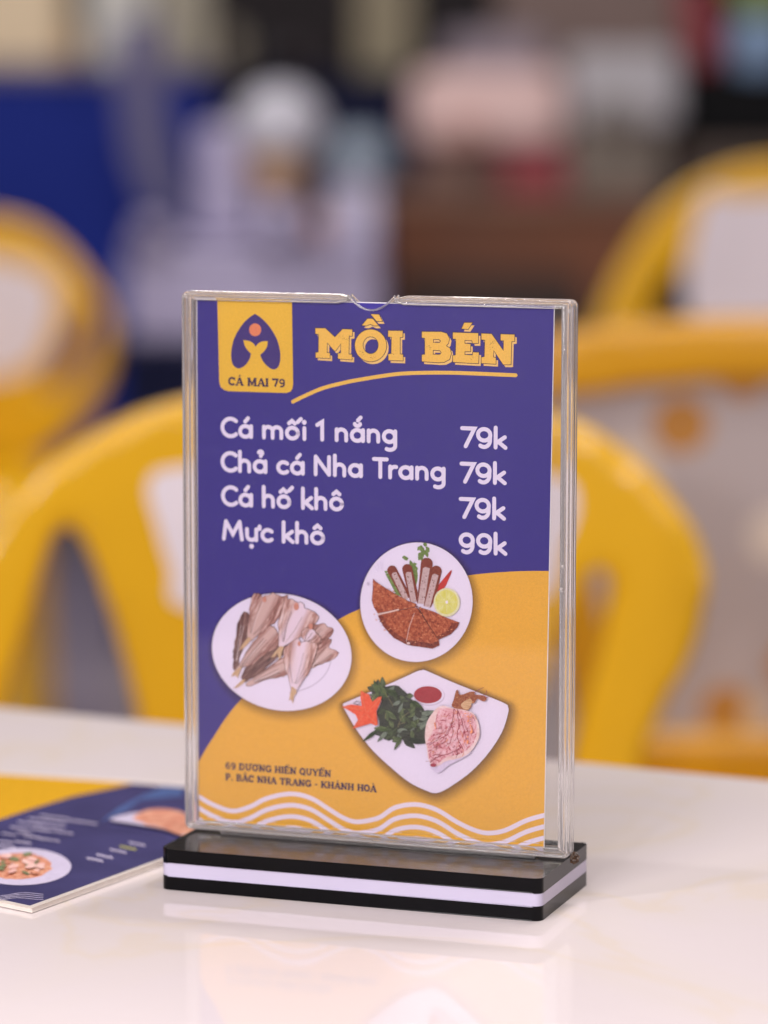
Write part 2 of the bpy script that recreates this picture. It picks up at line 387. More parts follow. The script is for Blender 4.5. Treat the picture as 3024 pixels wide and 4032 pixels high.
def ring():
    bm = bmesh.new(); prof = ring_profile()
    R = .0028; path = []
    hw = HW/2; z0 = HZ; z1 = top
    # open path from the notch's right end clockwise to its left end, with inward normals
    def corner(cx, cz, a0, n=7):
        for i in range(n + 1):
            a = rad(a0 - 90*i/n); path.append(((cx + R*math.cos(a), cz + R*math.sin(a)), (-math.cos(a), -math.sin(a)), R))
    path.append(((nr, z1), (0, -1), 1)); path.append(((nr + .004, z1), (0, -1), 1)); path.append(((.04, z1), (0, -1), 1))
    corner(hw - R, z1 - R, 90); 
    for k in range(1, 8): path.append(((hw, z1 - R - (HH - 2*R)*k/8), (-1, 0), 1))
    corner(hw - R, z0 + R, 0)
    for k in range(1, 6): path.append(((hw - R - (HW - 2*R)*k/6, z0), (0, 1), 1))
    corner(-hw + R, z0 + R, -90)
    for k in range(1, 8): path.append(((-hw, z0 + R + (HH - 2*R)*k/8), (1, 0), 1))
    corner(-hw + R, z1 - R, 180)
    path.append(((-.04, z1), (0, -1), 1)); path.append(((nl - .004, z1), (0, -1), 1)); path.append(((nl, z1), (0, -1), 1))
    rows = []
    N = len(path)
    for i, ((x, z), (nx, nz), rr) in enumerate(path):
        row = []
        end = .45 if i in (0, N-1) else 1
        for w, d in prof:
            if rr < 1 and w > 0:       # at corners push the inset out along the mitre instead of crossing over
                sx = -1 if nx < 0 else 1; sz = -1 if nz < 0 else 1
                cx = math.copysign(hw, x); cz = z1 if z > .1 else z0
                ix = cx - math.copysign(w, cx); iz = cz - w*HS_ if z > .1 else cz + w*HS_
                px, pz = x + nx*w, z + nz*w*HS_
                if w > R: px, pz = ix, iz
                row.append((px, d, pz))
            else: row.append((x + nx*w*end, d, z + nz*w*end*HS_ - (.0008 if end < 1 else 0)))
        rows.append([bm.verts.new(q) for q in row])
    M = len(prof)
    for a, b in zip(rows, rows[1:]):
        for j in range(M):
            try: bm.faces.new((a[j], a[(j+1) % M], b[(j+1) % M], b[j]))
            except ValueError: pass
    bm.faces.new(rows[0]); bm.faces.new(list(reversed(rows[-1])))
    bmesh.ops.remove_doubles(bm, verts=bm.verts[:], dist=1e-6)
    return bm
fr = from_bm('holder_frame', ring(), clear, st, smooth=True); fr.data.set_sharp_from_angle(angle=rad(62))
# clear front and back sheets (with the finger notch) and the tab that drops into the base
def plate(name, y0, y1):
    bm = bmesh.new(); i = .0049
    o = [(-HW/2 + i, HZ + i), (HW/2 - i, HZ + i), (HW/2 - i, top - i*HS_ + .0006)] + [p for p in notch()] + [(-HW/2 + i, top - i*HS_ + .0006)]
    o = [(x, min(z, top - i*HS_ + .0006)) for x, z in o]
    ded = [o[0]]
    for p in o[1:]:
        if abs(p[0]-ded[-1][0]) + abs(p[1]-ded[-1][1]) > 2e-5: ded.append(p)
    prism(bm, [ded], lambda p: (p[0], y0, p[1]), lambda p: (p[0], y1, p[1])); return from_bm(name, bm, thin, st)
plate('front_sheet', .0012, .0020); plate('back_sheet', .0044, .0052)
def tube(bm, pts, r, n=8):
    rows = []
    for i, p in enumerate(pts):
        a = Vector(pts[max(0, i-1)]); b = Vector(pts[min(len(pts)-1, i+1)]); t = (b - a).normalized()
        u = t.orthogonal().normalized() if abs(t.y) > .9 else t.cross(Vector((0, 1, 0))).normalized(); w = t.cross(u)
        rows.append([bm.verts.new(Vector(p) + u*r*math.cos(2*math.pi*k/n) + w*r*math.sin(2*math.pi*k/n)) for k in range(n)])
    for a, b in zip(rows, rows[1:]):
        for k in range(n): bm.faces.new((a[k], a[(k+1) % n], b[(k+1) % n], b[k]))
    bm.faces.new(list(reversed(rows[0]))); bm.faces.new(rows[-1])
bm = bmesh.new(); tube(bm, [(x, .0010, z) for x, z in notch(24)], .00042); tube(bm, [(x, .0056, z) for x, z in notch(24)], .00042)
from_bm('notch_rim', bm, clear, st, smooth=True)
tl = on_card(866, 3290, 0)[0]; tr_ = on_card(2098, 3390, 0)[0]
bm = bmesh.new(); prism(bm, [[(tl, HZ - .0002), (tr_, HZ - .0002), (tr_, TH*3 + .0001), (tl, TH*3 + .0001)]], lambda p: (p[0], .0012, p[1]), lambda p: (p[0], .0054, p[1])); bev(bm, .0003, 1)
from_bm('holder_tab', bm, clear, st)
bm = bmesh.new(); bm_box(bm, (tl - .0004, .0006, TH*3 + .00002), (tr_ + .0004, .0060, TH*3 + .00012)); from_bm('base_slot', bm, mat('slot_black', (2, 2, 3), rough=.9, spec=0), st)
# moulded pins in the frame
def pin(x, z, y=-.0003):
    bm = bmesh.new(); bmesh.ops.create_uvsphere(bm, u_segments=14, v_segments=8, radius=.00085)
    bmesh.ops.scale(bm, vec=(1, .8, 1), verts=bm.verts[:]); bmesh.ops.translate(bm, vec=(x, y, z), verts=bm.verts[:])
    from_bm('moulded_pin', bm, clear, st, smooth=True)
for u, v in ((738, 2236), (2216, 2232), (2210, 2322), (733, 1165), (1462, 3312), (2240, 1225)): pin(*on_card(u, v, 0))
bm = bmesh.new(); bmesh.ops.create_icosphere(bm, subdivisions=3, radius=.0019)
for v in bm.verts: v.co *= 1 + random.uniform(-.28, .28)
gx, gz = on_card(2246, 3372, 0)
bmesh.ops.scale(bm, vec=(1.0, .9, 1.15), verts=bm.verts[:]); bmesh.ops.translate(bm, vec=(gx + .0006, .0036, TH*3 + .0012), verts=bm.verts[:])
from_bm('glue_blob', bm, mat('brown_glue', (66, 44, 26), rough=.4, var=.5, scale=900), st)

# ================================================================== MENU CARD
mc = empty('menu_card', (0, 0, 0), YAW, label='purple and yellow printed menu card headed MỒI BÉN inside the clear holder', cat='menu card')
cplace = lambda p, h: (p[0], CARD_Y - h, p[1])
corner = [on_card(775, 1178), on_card(2180, 1210), on_card(2139, 3352), on_card(781, 3236)]
PURPLE = ink('purple', (55, 43, 131), var=.05, scale=1400); YEL = ink('yellow', (228, 170, 62), var=.05, scale=1400)
WHITE = ink('white', (230, 218, 241), var=.02); PAPER = mat('paper_white', (232, 226, 230), rough=.7, var=.03, scale=400)
def grow(q, d):
    c = (sum(p[0] for p in q)/4, sum(p[1] for p in q)/4); return [(p[0] + math.copysign(d, p[0]-c[0]), p[1] + math.copysign(d, p[1]-c[1])) for p in q]
bm = bmesh.new(); prism(bm, [grow(corner, .0003)], lambda p: (p[0], CARD_Y, p[1]), lambda p: (p[0], CARD_Y + .00025, p[1]))
from_bm('paper', bm, PAPER, mc)
TL, TR, BR, BLc = corner
clips = [halfplane(BLc, BR), halfplane(BR, TR), halfplane(TL, BLc)]
def clip(p):
    for c in clips:
        if len(p) >= 3: p = c(p)
    return p
A = Flat(cplace)
A.poly(corner, PURPLE)
edge = [fp('H', 140, 108), fp('H', 200, 0), fp('E', 220, 1419), fp('E', 330, 1250), fp('E', 455, 1100), (1060, 2640), (1190, 2530), fp('E', 1300, 410), fp('F', 245, 615), (1560, 2330), (1700, 2290), fp('F', 1120, 345), fp('F', 1300, 325), fp('F', 1500, 312), fp('F', 1659, 308), (2180, 2249)]
edge = [on_card(*p) for p in crom(edge, 5, closed=False)]
A.poly(clip(edge + [(BR[0] + .01, BR[1] - .002), (BLc[0] - .01, BLc[1] - .002)]), YEL)
A.build('printed_ground', mc)

# waves along the foot of the card
L1 = [fp('H', x, y) for x, y in ((110, 318), (150, 345), (250, 402), (390, 450), (520, 420), (640, 360), (810, 325), (960, 355), (1100, 440), (1200, 500), (1290, 528), (1400, 515))] + \
     [fp('I', x, y) for x, y in ((0, 490), (100, 425), (250, 402), (400, 440), (550, 530), (680, 590), (780, 610), (900, 590), (1050, 520), (1180, 482), (1260, 470))]
A = Flat(cplace, base=6)
for k in range(4):
    A.stroke([on_card(u, v + 44.5*k) for u, v in crom(L1, 4, closed=False)], .00183, WHITE, cap='butt', clip=clip)
A.build('printed_waves', mc)

# soft printed shadows round the dishes
SHB = fade_ink('ink_soft_shadow', (74, 44, 44))
def soft(A, loop, wid, off, a0):
    c = (sum(p[0] for p in loop)/len(loop), sum(p[1] for p in loop)/len(loop)); lp = loop + [loop[0]]
    n = len(loop); out = []
    for i in range(n):
        d = Vector(loop[(i+1) % n]) - Vector(loop[i-1]); nn = Vector((d.y, -d.x)).normalized()
        if nn.dot(Vector(loop[i]) - Vector(c)) < 0: nn = -nn
        w = wid*(1 + .75*nn.dot(Vector(off))); out.append((loop[i][0] + nn.x*w, loop[i][1] + nn.y*w))
    inn = [(p[0] + (c[0]-p[0])*.05, p[1] + (c[1]-p[1])*.05) for p in loop]
    mids = [((a[0]+b[0])/2, (a[1]+b[1])/2) for a, b in zip(loop, out)]
    h = A.lay()
    for a, b, x, y in ((inn, loop, a0, a0), (loop, mids, a0, a0*.55), (mids, out, a0*.55, 0)):
        a = a + [a[0]]; b = b + [b[0]]
        A.strip(a, b, SHB, [(x, 0, 0)]*len(a), [(y, 0, 0)]*len(b), h)

def axis(tail, head, halfw, seed):
    t = Vector(tail); d = Vector(head) - t; Ln = d.length; d.normalize(); q = Vector((-d.y, d.x))
    def f(p):
        v = Vector(p) - t; return (v.dot(d)*1000, v.dot(q)/halfw, seed)
    return f

# ---- dried split fish
FB = food('print_dried_fish_brown', [(.36, (92, 54, 52)), (.45, (142, 94, 88)), (.54, (180, 132, 124)), (.64, (222, 190, 186))], .6, (.22, 9), centre=(206, 172, 168), dist=.5)
FP = food('print_dried_fish_pale', [(.34, (136, 90, 84)), (.45, (184, 138, 130)), (.56, (212, 176, 172)), (.7, (230, 208, 212))], .6, (.22, 8), centre=(228, 206, 222), dist=.5)
FD = food('print_dried_fish_dark', [(.34, (66, 42, 44)), (.5, (108, 72, 70)), (.66, (162, 122, 114))], .6, (.22, 8), dist=.5)
FT = food('print_fish_tail', [(.3, (150, 106, 80)), (.5, (204, 166, 128)), (.7, (228, 206, 182))], .6, (.4, 8), dist=.3)
LINE = ink('fish_line', (96, 62, 56)); STREAK = ink('fish_pale_streak', (224, 202, 204)); RIM = ink('plate_rim', (206, 192, 216)); PINKSP = ink('pink_spot', (204, 138, 122))
A = Flat(cplace, base=12)
pl = P('E', ell(804, 695, 600, 503, 72, 42)); soft(A, pl, .0034, (.5, -.86), .62)
A.poly(pl, WHITE)
A.stroke(P('E', ell(800, 700, 430, 340, 30, 25, 5, 80)), .0006, RIM)
fishes = [
 (FD, [(480, 352), (518, 365), (522, 470), (510, 560), (470, 650), (440, 760), (425, 810), (395, 850), (388, 760), (390, 690), (410, 560), (440, 410)], (400, 850), (490, 352), 60),
 (FB, [(1050, 450), (1100, 462), (1170, 448), (1200, 480), (1245, 495), (1220, 560), (1140, 610), (1100, 640), (1000, 620), (1030, 500)], (1000, 640), (1200, 460), 90),
 (FB, [(1110, 615), (1180, 580), (1235, 590), (1210, 650), (1292, 702), (1230, 760), (1150, 790), (1055, 832), (1070, 700)], (1040, 840), (1260, 640), 90),
 (FB, [(850, 740), (852, 880), (800, 905), (700, 920), (600, 955), (520, 985), (505, 965), (600, 900), (720, 800), (800, 750)], (510, 975), (850, 800), 75),
 (FD, [(830, 600), (835, 700), (720, 770), (640, 860), (560, 905), (480, 950), (470, 880), (560, 760), (700, 670)], (430, 985), (830, 640), 80),
 (FB, [(700, 468), (740, 480), (765, 510), (782, 560), (770, 640), (690, 700), (640, 730), (560, 790), (470, 825), (400, 868), (420, 830), (480, 740), (560, 610), (640, 515)], (395, 880), (740, 500), 85),
 (FB, [(560, 205), (590, 190), (625, 200), (640, 218), (690, 205), (735, 180), (775, 205), (820, 220), (855, 210), (850, 290), (800, 370), (740, 440), (660, 500), (600, 545), (545, 592), (515, 575), (518, 480), (522, 400), (540, 280)], (520, 600), (720, 190), 130),
 (FP, [(830, 225), (862, 240), (900, 245), (940, 265), (990, 270), (1000, 310), (1060, 338), (1122, 385), (1100, 440), (1050, 465), (1000, 520), (950, 575), (900, 600), (830, 640), (800, 662), (778, 620), (782, 500), (788, 400), (820, 300)], (805, 670), (990, 290), 150),
 (FP, [(1000, 500), (1060, 488), (1100, 520), (1140, 570), (1130, 605), (1040, 612), (985, 560)], (1000, 620), (1090, 500), 70),
 (FP, [(870, 625), (900, 600), (950, 578), (980, 612), (1010, 600), (1060, 610), (1112, 622), (1105, 700), (1060, 830), (1010, 910), (960, 975), (930, 1020), (890, 1000), (860, 900), (835, 800), (828, 720), (840, 650)], (905, 1030), (985, 600), 135),
]
for i, (m, pts, tail, head, hw_) in enumerate(fishes):
    jag = [(x + random.uniform(-6, 6), y + random.uniform(-6, 6)) for x, y in crom(pts, 3)]
    sc_ = .45811/10.04/1000
    q = P('E', jag); A.stroke(q, .00034, LINE, closed=True)
    A.poly(q, m, axis(P('E', [tail])[0], P('E', [head])[0], hw_*.0000458, i*1.7))
    for k in range(7):
        r = random.uniform(-.75, .75); hx_, hy_ = head; tx_, ty_ = tail; L = math.hypot(hx_-tx_, hy_-ty_); px, py = -(hy_-ty_)/L*hw_*r, (hx_-tx_)/L*hw_*r
        A.stroke(P('E', [(tx_ + (hx_-tx_)*.16 + px*.2, ty_ + (hy_-ty_)*.16 + py*.2), (tx_ + (hx_-tx_)*.5 + px*.9, ty_ + (hy_-ty_)*.5 + py*.9), (tx_ + (hx_-tx_)*.78 + px*1.1, ty_ + (hy_-ty_)*.78 + py*1.1)]), random.uniform(.0001, .0002), LINE if k < 4 or abs(r) > .4 else STREAK)
for pts, tl_, hd in (([(545, 575), (520, 560), (470, 630), (440, 680), (480, 660), (530, 610)], (440, 690), (540, 570)),
                 ([(830, 645), (795, 640), (760, 680), (715, 740), (745, 735), (775, 700), (785, 760), (800, 740), (812, 690)], (740, 750), (810, 640)),
                 ([(930, 1010), (895, 985), (880, 1060), (872, 1110), (890, 1095), (905, 1135), (915, 1070), (940, 1040)], (895, 1135), (915, 990)),
                 ([(470, 815), (440, 825), (390, 870), (375, 905), (410, 890), (430, 915), (450, 860)], (380, 910), (460, 815)),
                 ([(500, 925), (470, 930), (430, 970), (392, 1006), (430, 995), (480, 960)], (395, 1006), (490, 925))):
    q = P('E', pts); A.poly(q, FT, axis(P('E', [tl_])[0], P('E', [hd])[0], .0014, 3))
for x, y, r in ((662, 240, 16), (935, 300, 22), (960, 620, 14), (1060, 470, 18)): A.poly(P('E', ell(x, y, r, r*1.5, 12)), PINKSP)
A.build('printed_fish_picture', mc)

# ---- fish cake plate
CK = food('print_fish_cake', [(.3, (110, 42, 28)), (.44, (156, 72, 48)), (.56, (184, 98, 66)), (.72, (214, 142, 104))], .9, (1, 10), dist=.5)
CKD = food('print_cake_crust', [(.3, (84, 28, 22)), (.5, (124, 50, 36)), (.7, (166, 88, 62))], .9, (1, 9), dist=.8)
STK = food('print_cake_stick', [(.25, (166, 134, 132)), (.5, (196, 168, 170)), (.8, (214, 192, 196))], .9, (1.2, 1.6), dist=.4)
HERB = food('print_herb', [(.25, (66, 88, 40)), (.5, (108, 130, 66)), (.8, (160, 176, 112))], 1.0, (1, 1), dist=1)
LIME = food('print_lime', [(.25, (206, 198, 84)), (.5, (216, 210, 116)), (.8, (230, 226, 170))], .7, (1, 1), dist=.6)
RIND = ink('lime_rind', (222, 216, 178)); CHILI = ink('chili', (186, 48, 44), var=.2, scale=500); CRACK = ink('crack', (96, 40, 26)); PALE = ink('pale_cut', (224, 196, 190))
A = Flat(cplace, base=20)
pl = P('F', ell(703, 563, 459, 488, 72, -8)); soft(A, pl, .0034, (.55, -.83), .62); A.poly(pl, WHITE)
def leaf(A, reg, x, y, L, w, a, m, rim=None):
    d = (math.cos(rad(a)), -math.sin(rad(a))); q = (-d[1], d[0])
    pts = [(x + d[0]*L*t + q[0]*w*s, y + d[1]*L*t + q[1]*w*s) for t, s in ((0, .1), (.2, .7), (.45, 1), (.7, .7), (1, 0), (.7, -.7), (.45, -1), (.2, -.7), (0, -.1))]
    if rim: A.stroke(P(reg, crom(pts, 2)), .00022, rim, closed=True)
    A.poly(P(reg, crom(pts, 2)), m, axis(P(reg, [(x, y)])[0], P(reg, [(x + d[0]*L, y + d[1]*L)])[0], w*.00005, random.random()*9))
for x, y, L, w, a in ((700, 420, 190, 22, 95), (690, 330, 120, 24, 110), (720, 220, 100, 22, 60)): leaf(A, 'F', x, y, L, w, a, HERB)
for i in range(26):
    cx, cy = random.choice(((640, 190), (690, 235), (700, 290), (755, 120), (775, 165), (735, 180), (695, 350), (445, 310), (520, 470), (780, 230), (545, 490)))
    leaf(A, 'F', cx + random.uniform(-22, 22), cy + random.uniform(-24, 24), random.uniform(28, 55), random.uniform(10, 19), random.uniform(0, 360), HERB)
for p in ([(385, 240), (400, 300)], [(412, 225), (420, 300)], [(428, 232), (430, 300)], [(360, 270), (395, 310)]): A.stroke(P('F', p), .00012, RIM)
A.poly(P('F', [(450, 330), (500, 320), (600, 520), (540, 500)]), HERB)
A.poly(P('F', crom([(985, 303), (990, 322), (960, 390), (935, 442), (890, 470), (862, 478), (866, 446), (920, 378)], 3)), CHILI)
for (x0, y0, x1, y1, w) in ((505, 300, 625, 535, 34), (630, 290, 688, 560, 36), (790, 245, 748, 575, 42), (868, 305, 798, 600, 38)):
    d = Vector((x1-x0, y1-y0)); d.normalize(); q = Vector((-d.y, d.x))
    cap = [Vector((x0, y0)) + q*w*1.15*math.cos(rad(a)) - d*w*1.1*math.sin(rad(a)) for a in range(0, 181, 15)]
    e = Vector((x1, y1)); s = Vector((x0, y0))
    A.poly(P('F', [tuple(p) for p in cap] + [tuple(s + (e-s)*.75 - q*w*1.2), tuple(e - q*w*.6), tuple(e + q*w*.9)]), CKD)
    a = s + d*w*.9
    A.poly(P('F', [tuple(a - q*w*.72), tuple(a + q*w*.2 - d*8), tuple(a + q*w*.62 + d*6), tuple(e + q*w*.75), tuple(e - q*w*.5)]), STK)
    for k in range(7):
        c = a + (e-a)*random.uniform(.05, .9) + q*random.uniform(-w*.45, w*.45); A.poly(P('F', ell(c.x, c.y, 4, 5, 8)), CRACK)
for m, pts in ((CK, [(352, 372), (372, 392), (440, 440), (560, 510), (640, 552), (705, 577), (700, 598), (560, 625), (480, 636), (390, 650), (362, 600), (345, 545), (350, 450)]),
            (CK, [(395, 672), (480, 647), (690, 605), (716, 612), (800, 735), (887, 868), (892, 912), (840, 938), (760, 925), (680, 918), (625, 905), (520, 850), (440, 760), (415, 715)]),
            (CK, [(722, 604), (760, 612), (850, 640), (960, 692), (1053, 727), (1040, 765), (985, 822), (886, 866), (800, 730)])):
    q = P('F', [(x + random.uniform(-2, 2), y + random.uniform(-2, 2)) for x, y in pts]); A.stroke(q, .0002, CRACK, closed=True)
    A.poly(q, m, axis(P('F', [(400, 800)])[0], P('F', [(900, 600)])[0], .012, len(A.v)))
for pts in ([(395, 672), (440, 760), (520, 850), (625, 905), (640, 870), (540, 820), (465, 740), (440, 668)], [(625, 905), (680, 918), (840, 938), (892, 912), (886, 875), (830, 895), (700, 880), (640, 872)], [(1053, 727), (1040, 765), (985, 822), (886, 866), (872, 840), (960, 790), (1000, 735)]):
    A.poly(P('F', [(x + random.uniform(-3, 3), y + random.uniform(-3, 3)) for x, y in pts]), CKD, axis(P('F', [(400, 800)])[0], P('F', [(900, 600)])[0], .012, 4))
CKS = [ink('cake_spot_light', (206, 134, 96)), ink('cake_spot_dark', (120, 48, 32))]
hs_ = A.lay(); cnt = 0
while cnt < 150:
    x = random.uniform(360, 1030); y = random.uniform(400, 900)
    if y < 372 + (x - 352)*.55 or ((x-720)/380)**2 + ((y-560)/340)**2 > 1 or (x > 880 and y > 860 - (x-880)*.6): continue
    r = random.uniform(2.5, 6); A.poly(P('F', ell(x, y, r*1.5, r, 7)), CKS[cnt % 2], h=hs_ + cnt*2e-7); cnt += 1
A.stroke(P('F', [(722, 618), (800, 738), (884, 862)]), .00035, CRACK); A.stroke(P('F', [(690, 650), (650, 760), (625, 880)]), .0002, PALE)
A.stroke(P('F', [(395, 660), (480, 642), (560, 622)]), .0006, PALE); A.poly(P('F', ell(642, 896, 14, 10, 10)), PALE)
A.poly(P('F', ell(955, 562, 108, 117, 36)), RIND); A.poly(P('F', ell(953, 560, 92, 100, 36)), LIME, axis(P('F', [(953, 560)])[0], P('F', [(1000, 560)])[0], .003, 2))
for a in range(0, 360, 45): A.stroke(P('F', [(953 + 12*math.cos(rad(a)), 560 + 12*math.sin(rad(a))), (953 + 82*math.cos(rad(a)), 560 + 88*math.sin(rad(a)))]), .00014, RIND)
A.poly(P('F', ell(955, 560, 11, 13, 10)), WHITE)
A.poly(P('F', ell(310, 410, 9, 14, 10)), RIM)
A.build('printed_fish_cake_picture', mc)

# ---- squid plate
LDK = ink('leaf_gap', (20, 22, 20))
LG = [food('print_leaf_a', [(.3, (30, 40, 28)), (.5, (52, 68, 42)), (.7, (92, 108, 70))], .8, (.5, 3), dist=.8), food('print_leaf_b', [(.3, (44, 56, 36)), (.5, (76, 94, 56)), (.7, (134, 146, 100))], .8, (.5, 3), dist=.8), food('print_leaf_c', [(.3, (24, 29, 26)), (.5, (40, 48, 40)), (.7, (68, 78, 62))], .8, (.5, 3), dist=.8)]
LG.append(food('print_leaf_d', [(.3, (70, 84, 76)), (.5, (104, 118, 104)), (.7, (150, 160, 140))], .8, (.5, 3), dist=.8))
SQ = food('print_squid', [(.29, (112, 36, 54)), (.38, (168, 80, 94)), (.45, (212, 152, 160)), (.6, (226, 190, 200)), (.8, (234, 212, 222))], .5, (.7, 6), dist=2.0, detail=8)
SQP = food('print_squid_rim', [(.3, (214, 176, 170)), (.6, (228, 204, 206)), (.8, (232, 214, 222))], .6, (.5, 1), dist=.6)
TEN = food('print_tentacle', [(.25, (104, 42, 32)), (.5, (150, 82, 56)), (.8, (214, 164, 110))], .9, (1, 1), dist=1.6)
CAR = food('print_carrot', [(.25, (204, 70, 44)), (.5, (222, 92, 62)), (.8, (234, 130, 96))], .8, (1, 1), dist=.4)
SAU = food('print_sauce', [(.3, (148, 30, 44)), (.6, (166, 42, 54)), (.85, (186, 74, 80))], .7, (1, 1), dist=.5); SQS = ink('squid_orange', (214, 138, 104), var=.2, scale=400); VEIN = ink('squid_vein', (142, 62, 74))
A = Flat(cplace, base=28)
pl = P('G', crom([(745, 82), (785, 86), (1000, 180), (1200, 260), (1420, 350), (1452, 385), (1450, 440), (1400, 590), (1290, 760), (1150, 910), (1000, 1020), (905, 1074), (850, 1085), (795, 1070), (650, 1000), (500, 880), (350, 740), (230, 590), (150, 460), (105, 367), (150, 335), (420, 220), (600, 140), (705, 92)], 4))
soft(A, pl, .0042, (.35, -.6), .72); A.poly(pl, WHITE)
A.poly(P('G', ell(808, 288, 128, 86, 40)), RIM); A.poly(P('G', ell(806, 283, 122, 78, 40)), WHITE); A.poly(P('G', ell(797, 282, 115, 70, 40)), SAU)
A.poly(P('G', crom([(390, 155), (430, 215), (500, 205), (560, 210), (620, 275), (660, 315), (745, 370), (780, 430), (825, 445), (800, 500), (785, 600), (780, 680), (640, 672), (540, 630), (480, 660), (400, 620), (340, 590), (400, 540), (390, 470), (380, 420), (420, 330), (340, 280), (350, 220)], 2)), LG[2])
for i in range(70):
    x, y = random.choice(((420, 260), (470, 300), (540, 260), (580, 330), (480, 420), (560, 420), (640, 440), (700, 480), (520, 520), (620, 560), (560, 620), (460, 590), (700, 560), (720, 430), (640, 330)))
    leaf(A, 'G', x + random.uniform(-45, 45), y + random.uniform(-40, 40), random.uniform(60, 140), random.uniform(12, 28), random.uniform(0, 360), LG[(0, 1, 2, 1, 3)[i % 5]], LDK)
for x, y, L, w, a, m in ((400, 560, 165, 17, 218, 0), (640, 640, 150, 26, -12, 2), (400, 290, 140, 18, 105, 1), (470, 300, 130, 20, 120, 1), (560, 290, 120, 24, 150, 0), (660, 330, 120, 20, -28, 0), (480, 560, 120, 22, 175, 1)): leaf(A, 'G', x, y, L, w, a, LG[m])
LST = ink('leaf_stem', (136, 128, 92))
for p in ([(560, 545), (590, 470), (650, 420)], [(440, 240), (500, 330), (520, 370)], [(455, 470), (460, 430)], [(560, 520), (620, 505)]): A.stroke(P('G', crom(p, 4, False)), .00016, LST)
A.stroke(P('G', crom([(262, 345), (230, 330), (200, 345), (225, 358), (250, 352)], 3, False)), .0002, LG[2])
A.poly(P('G', [(258, 242), (290, 262), (322, 272), (352, 335), (400, 296), (428, 292), (418, 340), (385, 410), (396, 522), (380, 530), (340, 512), (250, 538), (188, 556), (235, 482), (215, 440), (160, 405), (103, 375), (180, 356), (266, 368), (255, 300)]), CAR)
for p in ([(300, 420), (262, 260)], [(310, 420), (420, 305)], [(300, 430), (385, 515)], [(290, 430), (205, 545)], [(280, 410), (125, 372)]): A.stroke(P('G', p), .00016, SQS)
A.poly(P('G', crom([(830, 860), (860, 905), (905, 912), (980, 850), (1080, 800), (1160, 745), (960, 820)], 3)), RIM)
tn = crom([(1000, 372), (1015, 320), (1035, 245), (1050, 240), (1062, 275), (1100, 272), (1140, 255), (1185, 252), (1190, 275), (1240, 280), (1282, 295), (1278, 325), (1250, 330), (1210, 310), (1185, 345), (1160, 350), (1160, 375), (1120, 410), (1060, 400)], 3)
A.poly(P('G', tn), TEN)
for p in ([(1180, 260), (1230, 230), (1262, 218)], [(1240, 290), (1285, 262), (1280, 240)], [(1270, 300), (1298, 296)]): A.stroke(P('G', crom(p, 3, False)), .0002, VEIN)
A.poly(P('G', crom([(1075, 355), (1120, 320), (1155, 310), (1165, 340), (1140, 395), (1095, 390)], 2)), FT)
sb = crom([(880, 385), (930, 365), (1000, 385), (1110, 402), (1180, 432), (1212, 490), (1228, 560), (1222, 630), (1180, 710), (1120, 770), (1040, 800), (950, 820), (880, 862), (838, 855), (808, 800), (798, 720), (782, 640), (785, 560), (802, 490), (840, 430)], 3)
A.poly(P('G', sb), SQP)
sbi = crom([(900, 392), (1000, 392), (1108, 410), (1174, 440), (1202, 520), (1200, 620), (1150, 705), (1070, 760), (960, 785), (880, 845), (845, 845), (815, 795), (806, 720), (800, 660), (840, 590), (865, 500)], 3)
A.poly(P('G', sbi), SQ, axis(P('G', [(860, 850)])[0], P('G', [(1060, 400)])[0], .0075, 5))
for p in ([(1020, 390), (1005, 500), (960, 600), (880, 650), (820, 690)], [(1030, 400), (990, 520), (930, 640)], [(1045, 400), (1060, 520), (1050, 620), (1090, 720)], [(1060, 410), (1100, 560), (1130, 660)], [(850, 770), (960, 765), (1060, 720)], [(830, 830), (870, 790), (930, 770)], [(1000, 520), (1010, 600), (980, 680)]):
    A.stroke(P('G', [(x + random.uniform(-5, 5), y + random.uniform(-5, 5)) for x, y in crom(p, 4, False)]), random.uniform(.0002, .00034), VEIN)
for i in range(80):
    x = random.uniform(830, 1170); y = random.uniform(430, 800)
    if abs((x-1000) + (y-600)*.45) > 150: continue
    a = math.atan2(y-400, x-1060) + random.uniform(-.5, .5); L = random.uniform(12, 40)
    A.stroke(P('G', [(x, y), (x + L*math.cos(a), y + L*math.sin(a) + 3), (x + 1.8*L*math.cos(a+.3), y + 1.8*L*math.sin(a+.3))]), random.uniform(.0001, .0002), random.choice((VEIN, VEIN, SQP, SQS)))
for x, y, rx, ry in ((1150, 470, 26, 40), (1165, 560, 18, 44), (1120, 440, 30, 16), (1130, 640, 22, 30), (870, 520, 14, 40), (1040, 420, 24, 12)):
    for k in range(6): A.poly(P('G', ell(x + random.gauss(0, rx*.5), y + random.gauss(0, ry*.5), rx*random.uniform(.12, .4), ry*random.uniform(.12, .4), 8)), SQS)
A.poly(P('G', ell(855, 848, 26, 14, 12)), VEIN)
A.build('printed_squid_picture', mc)

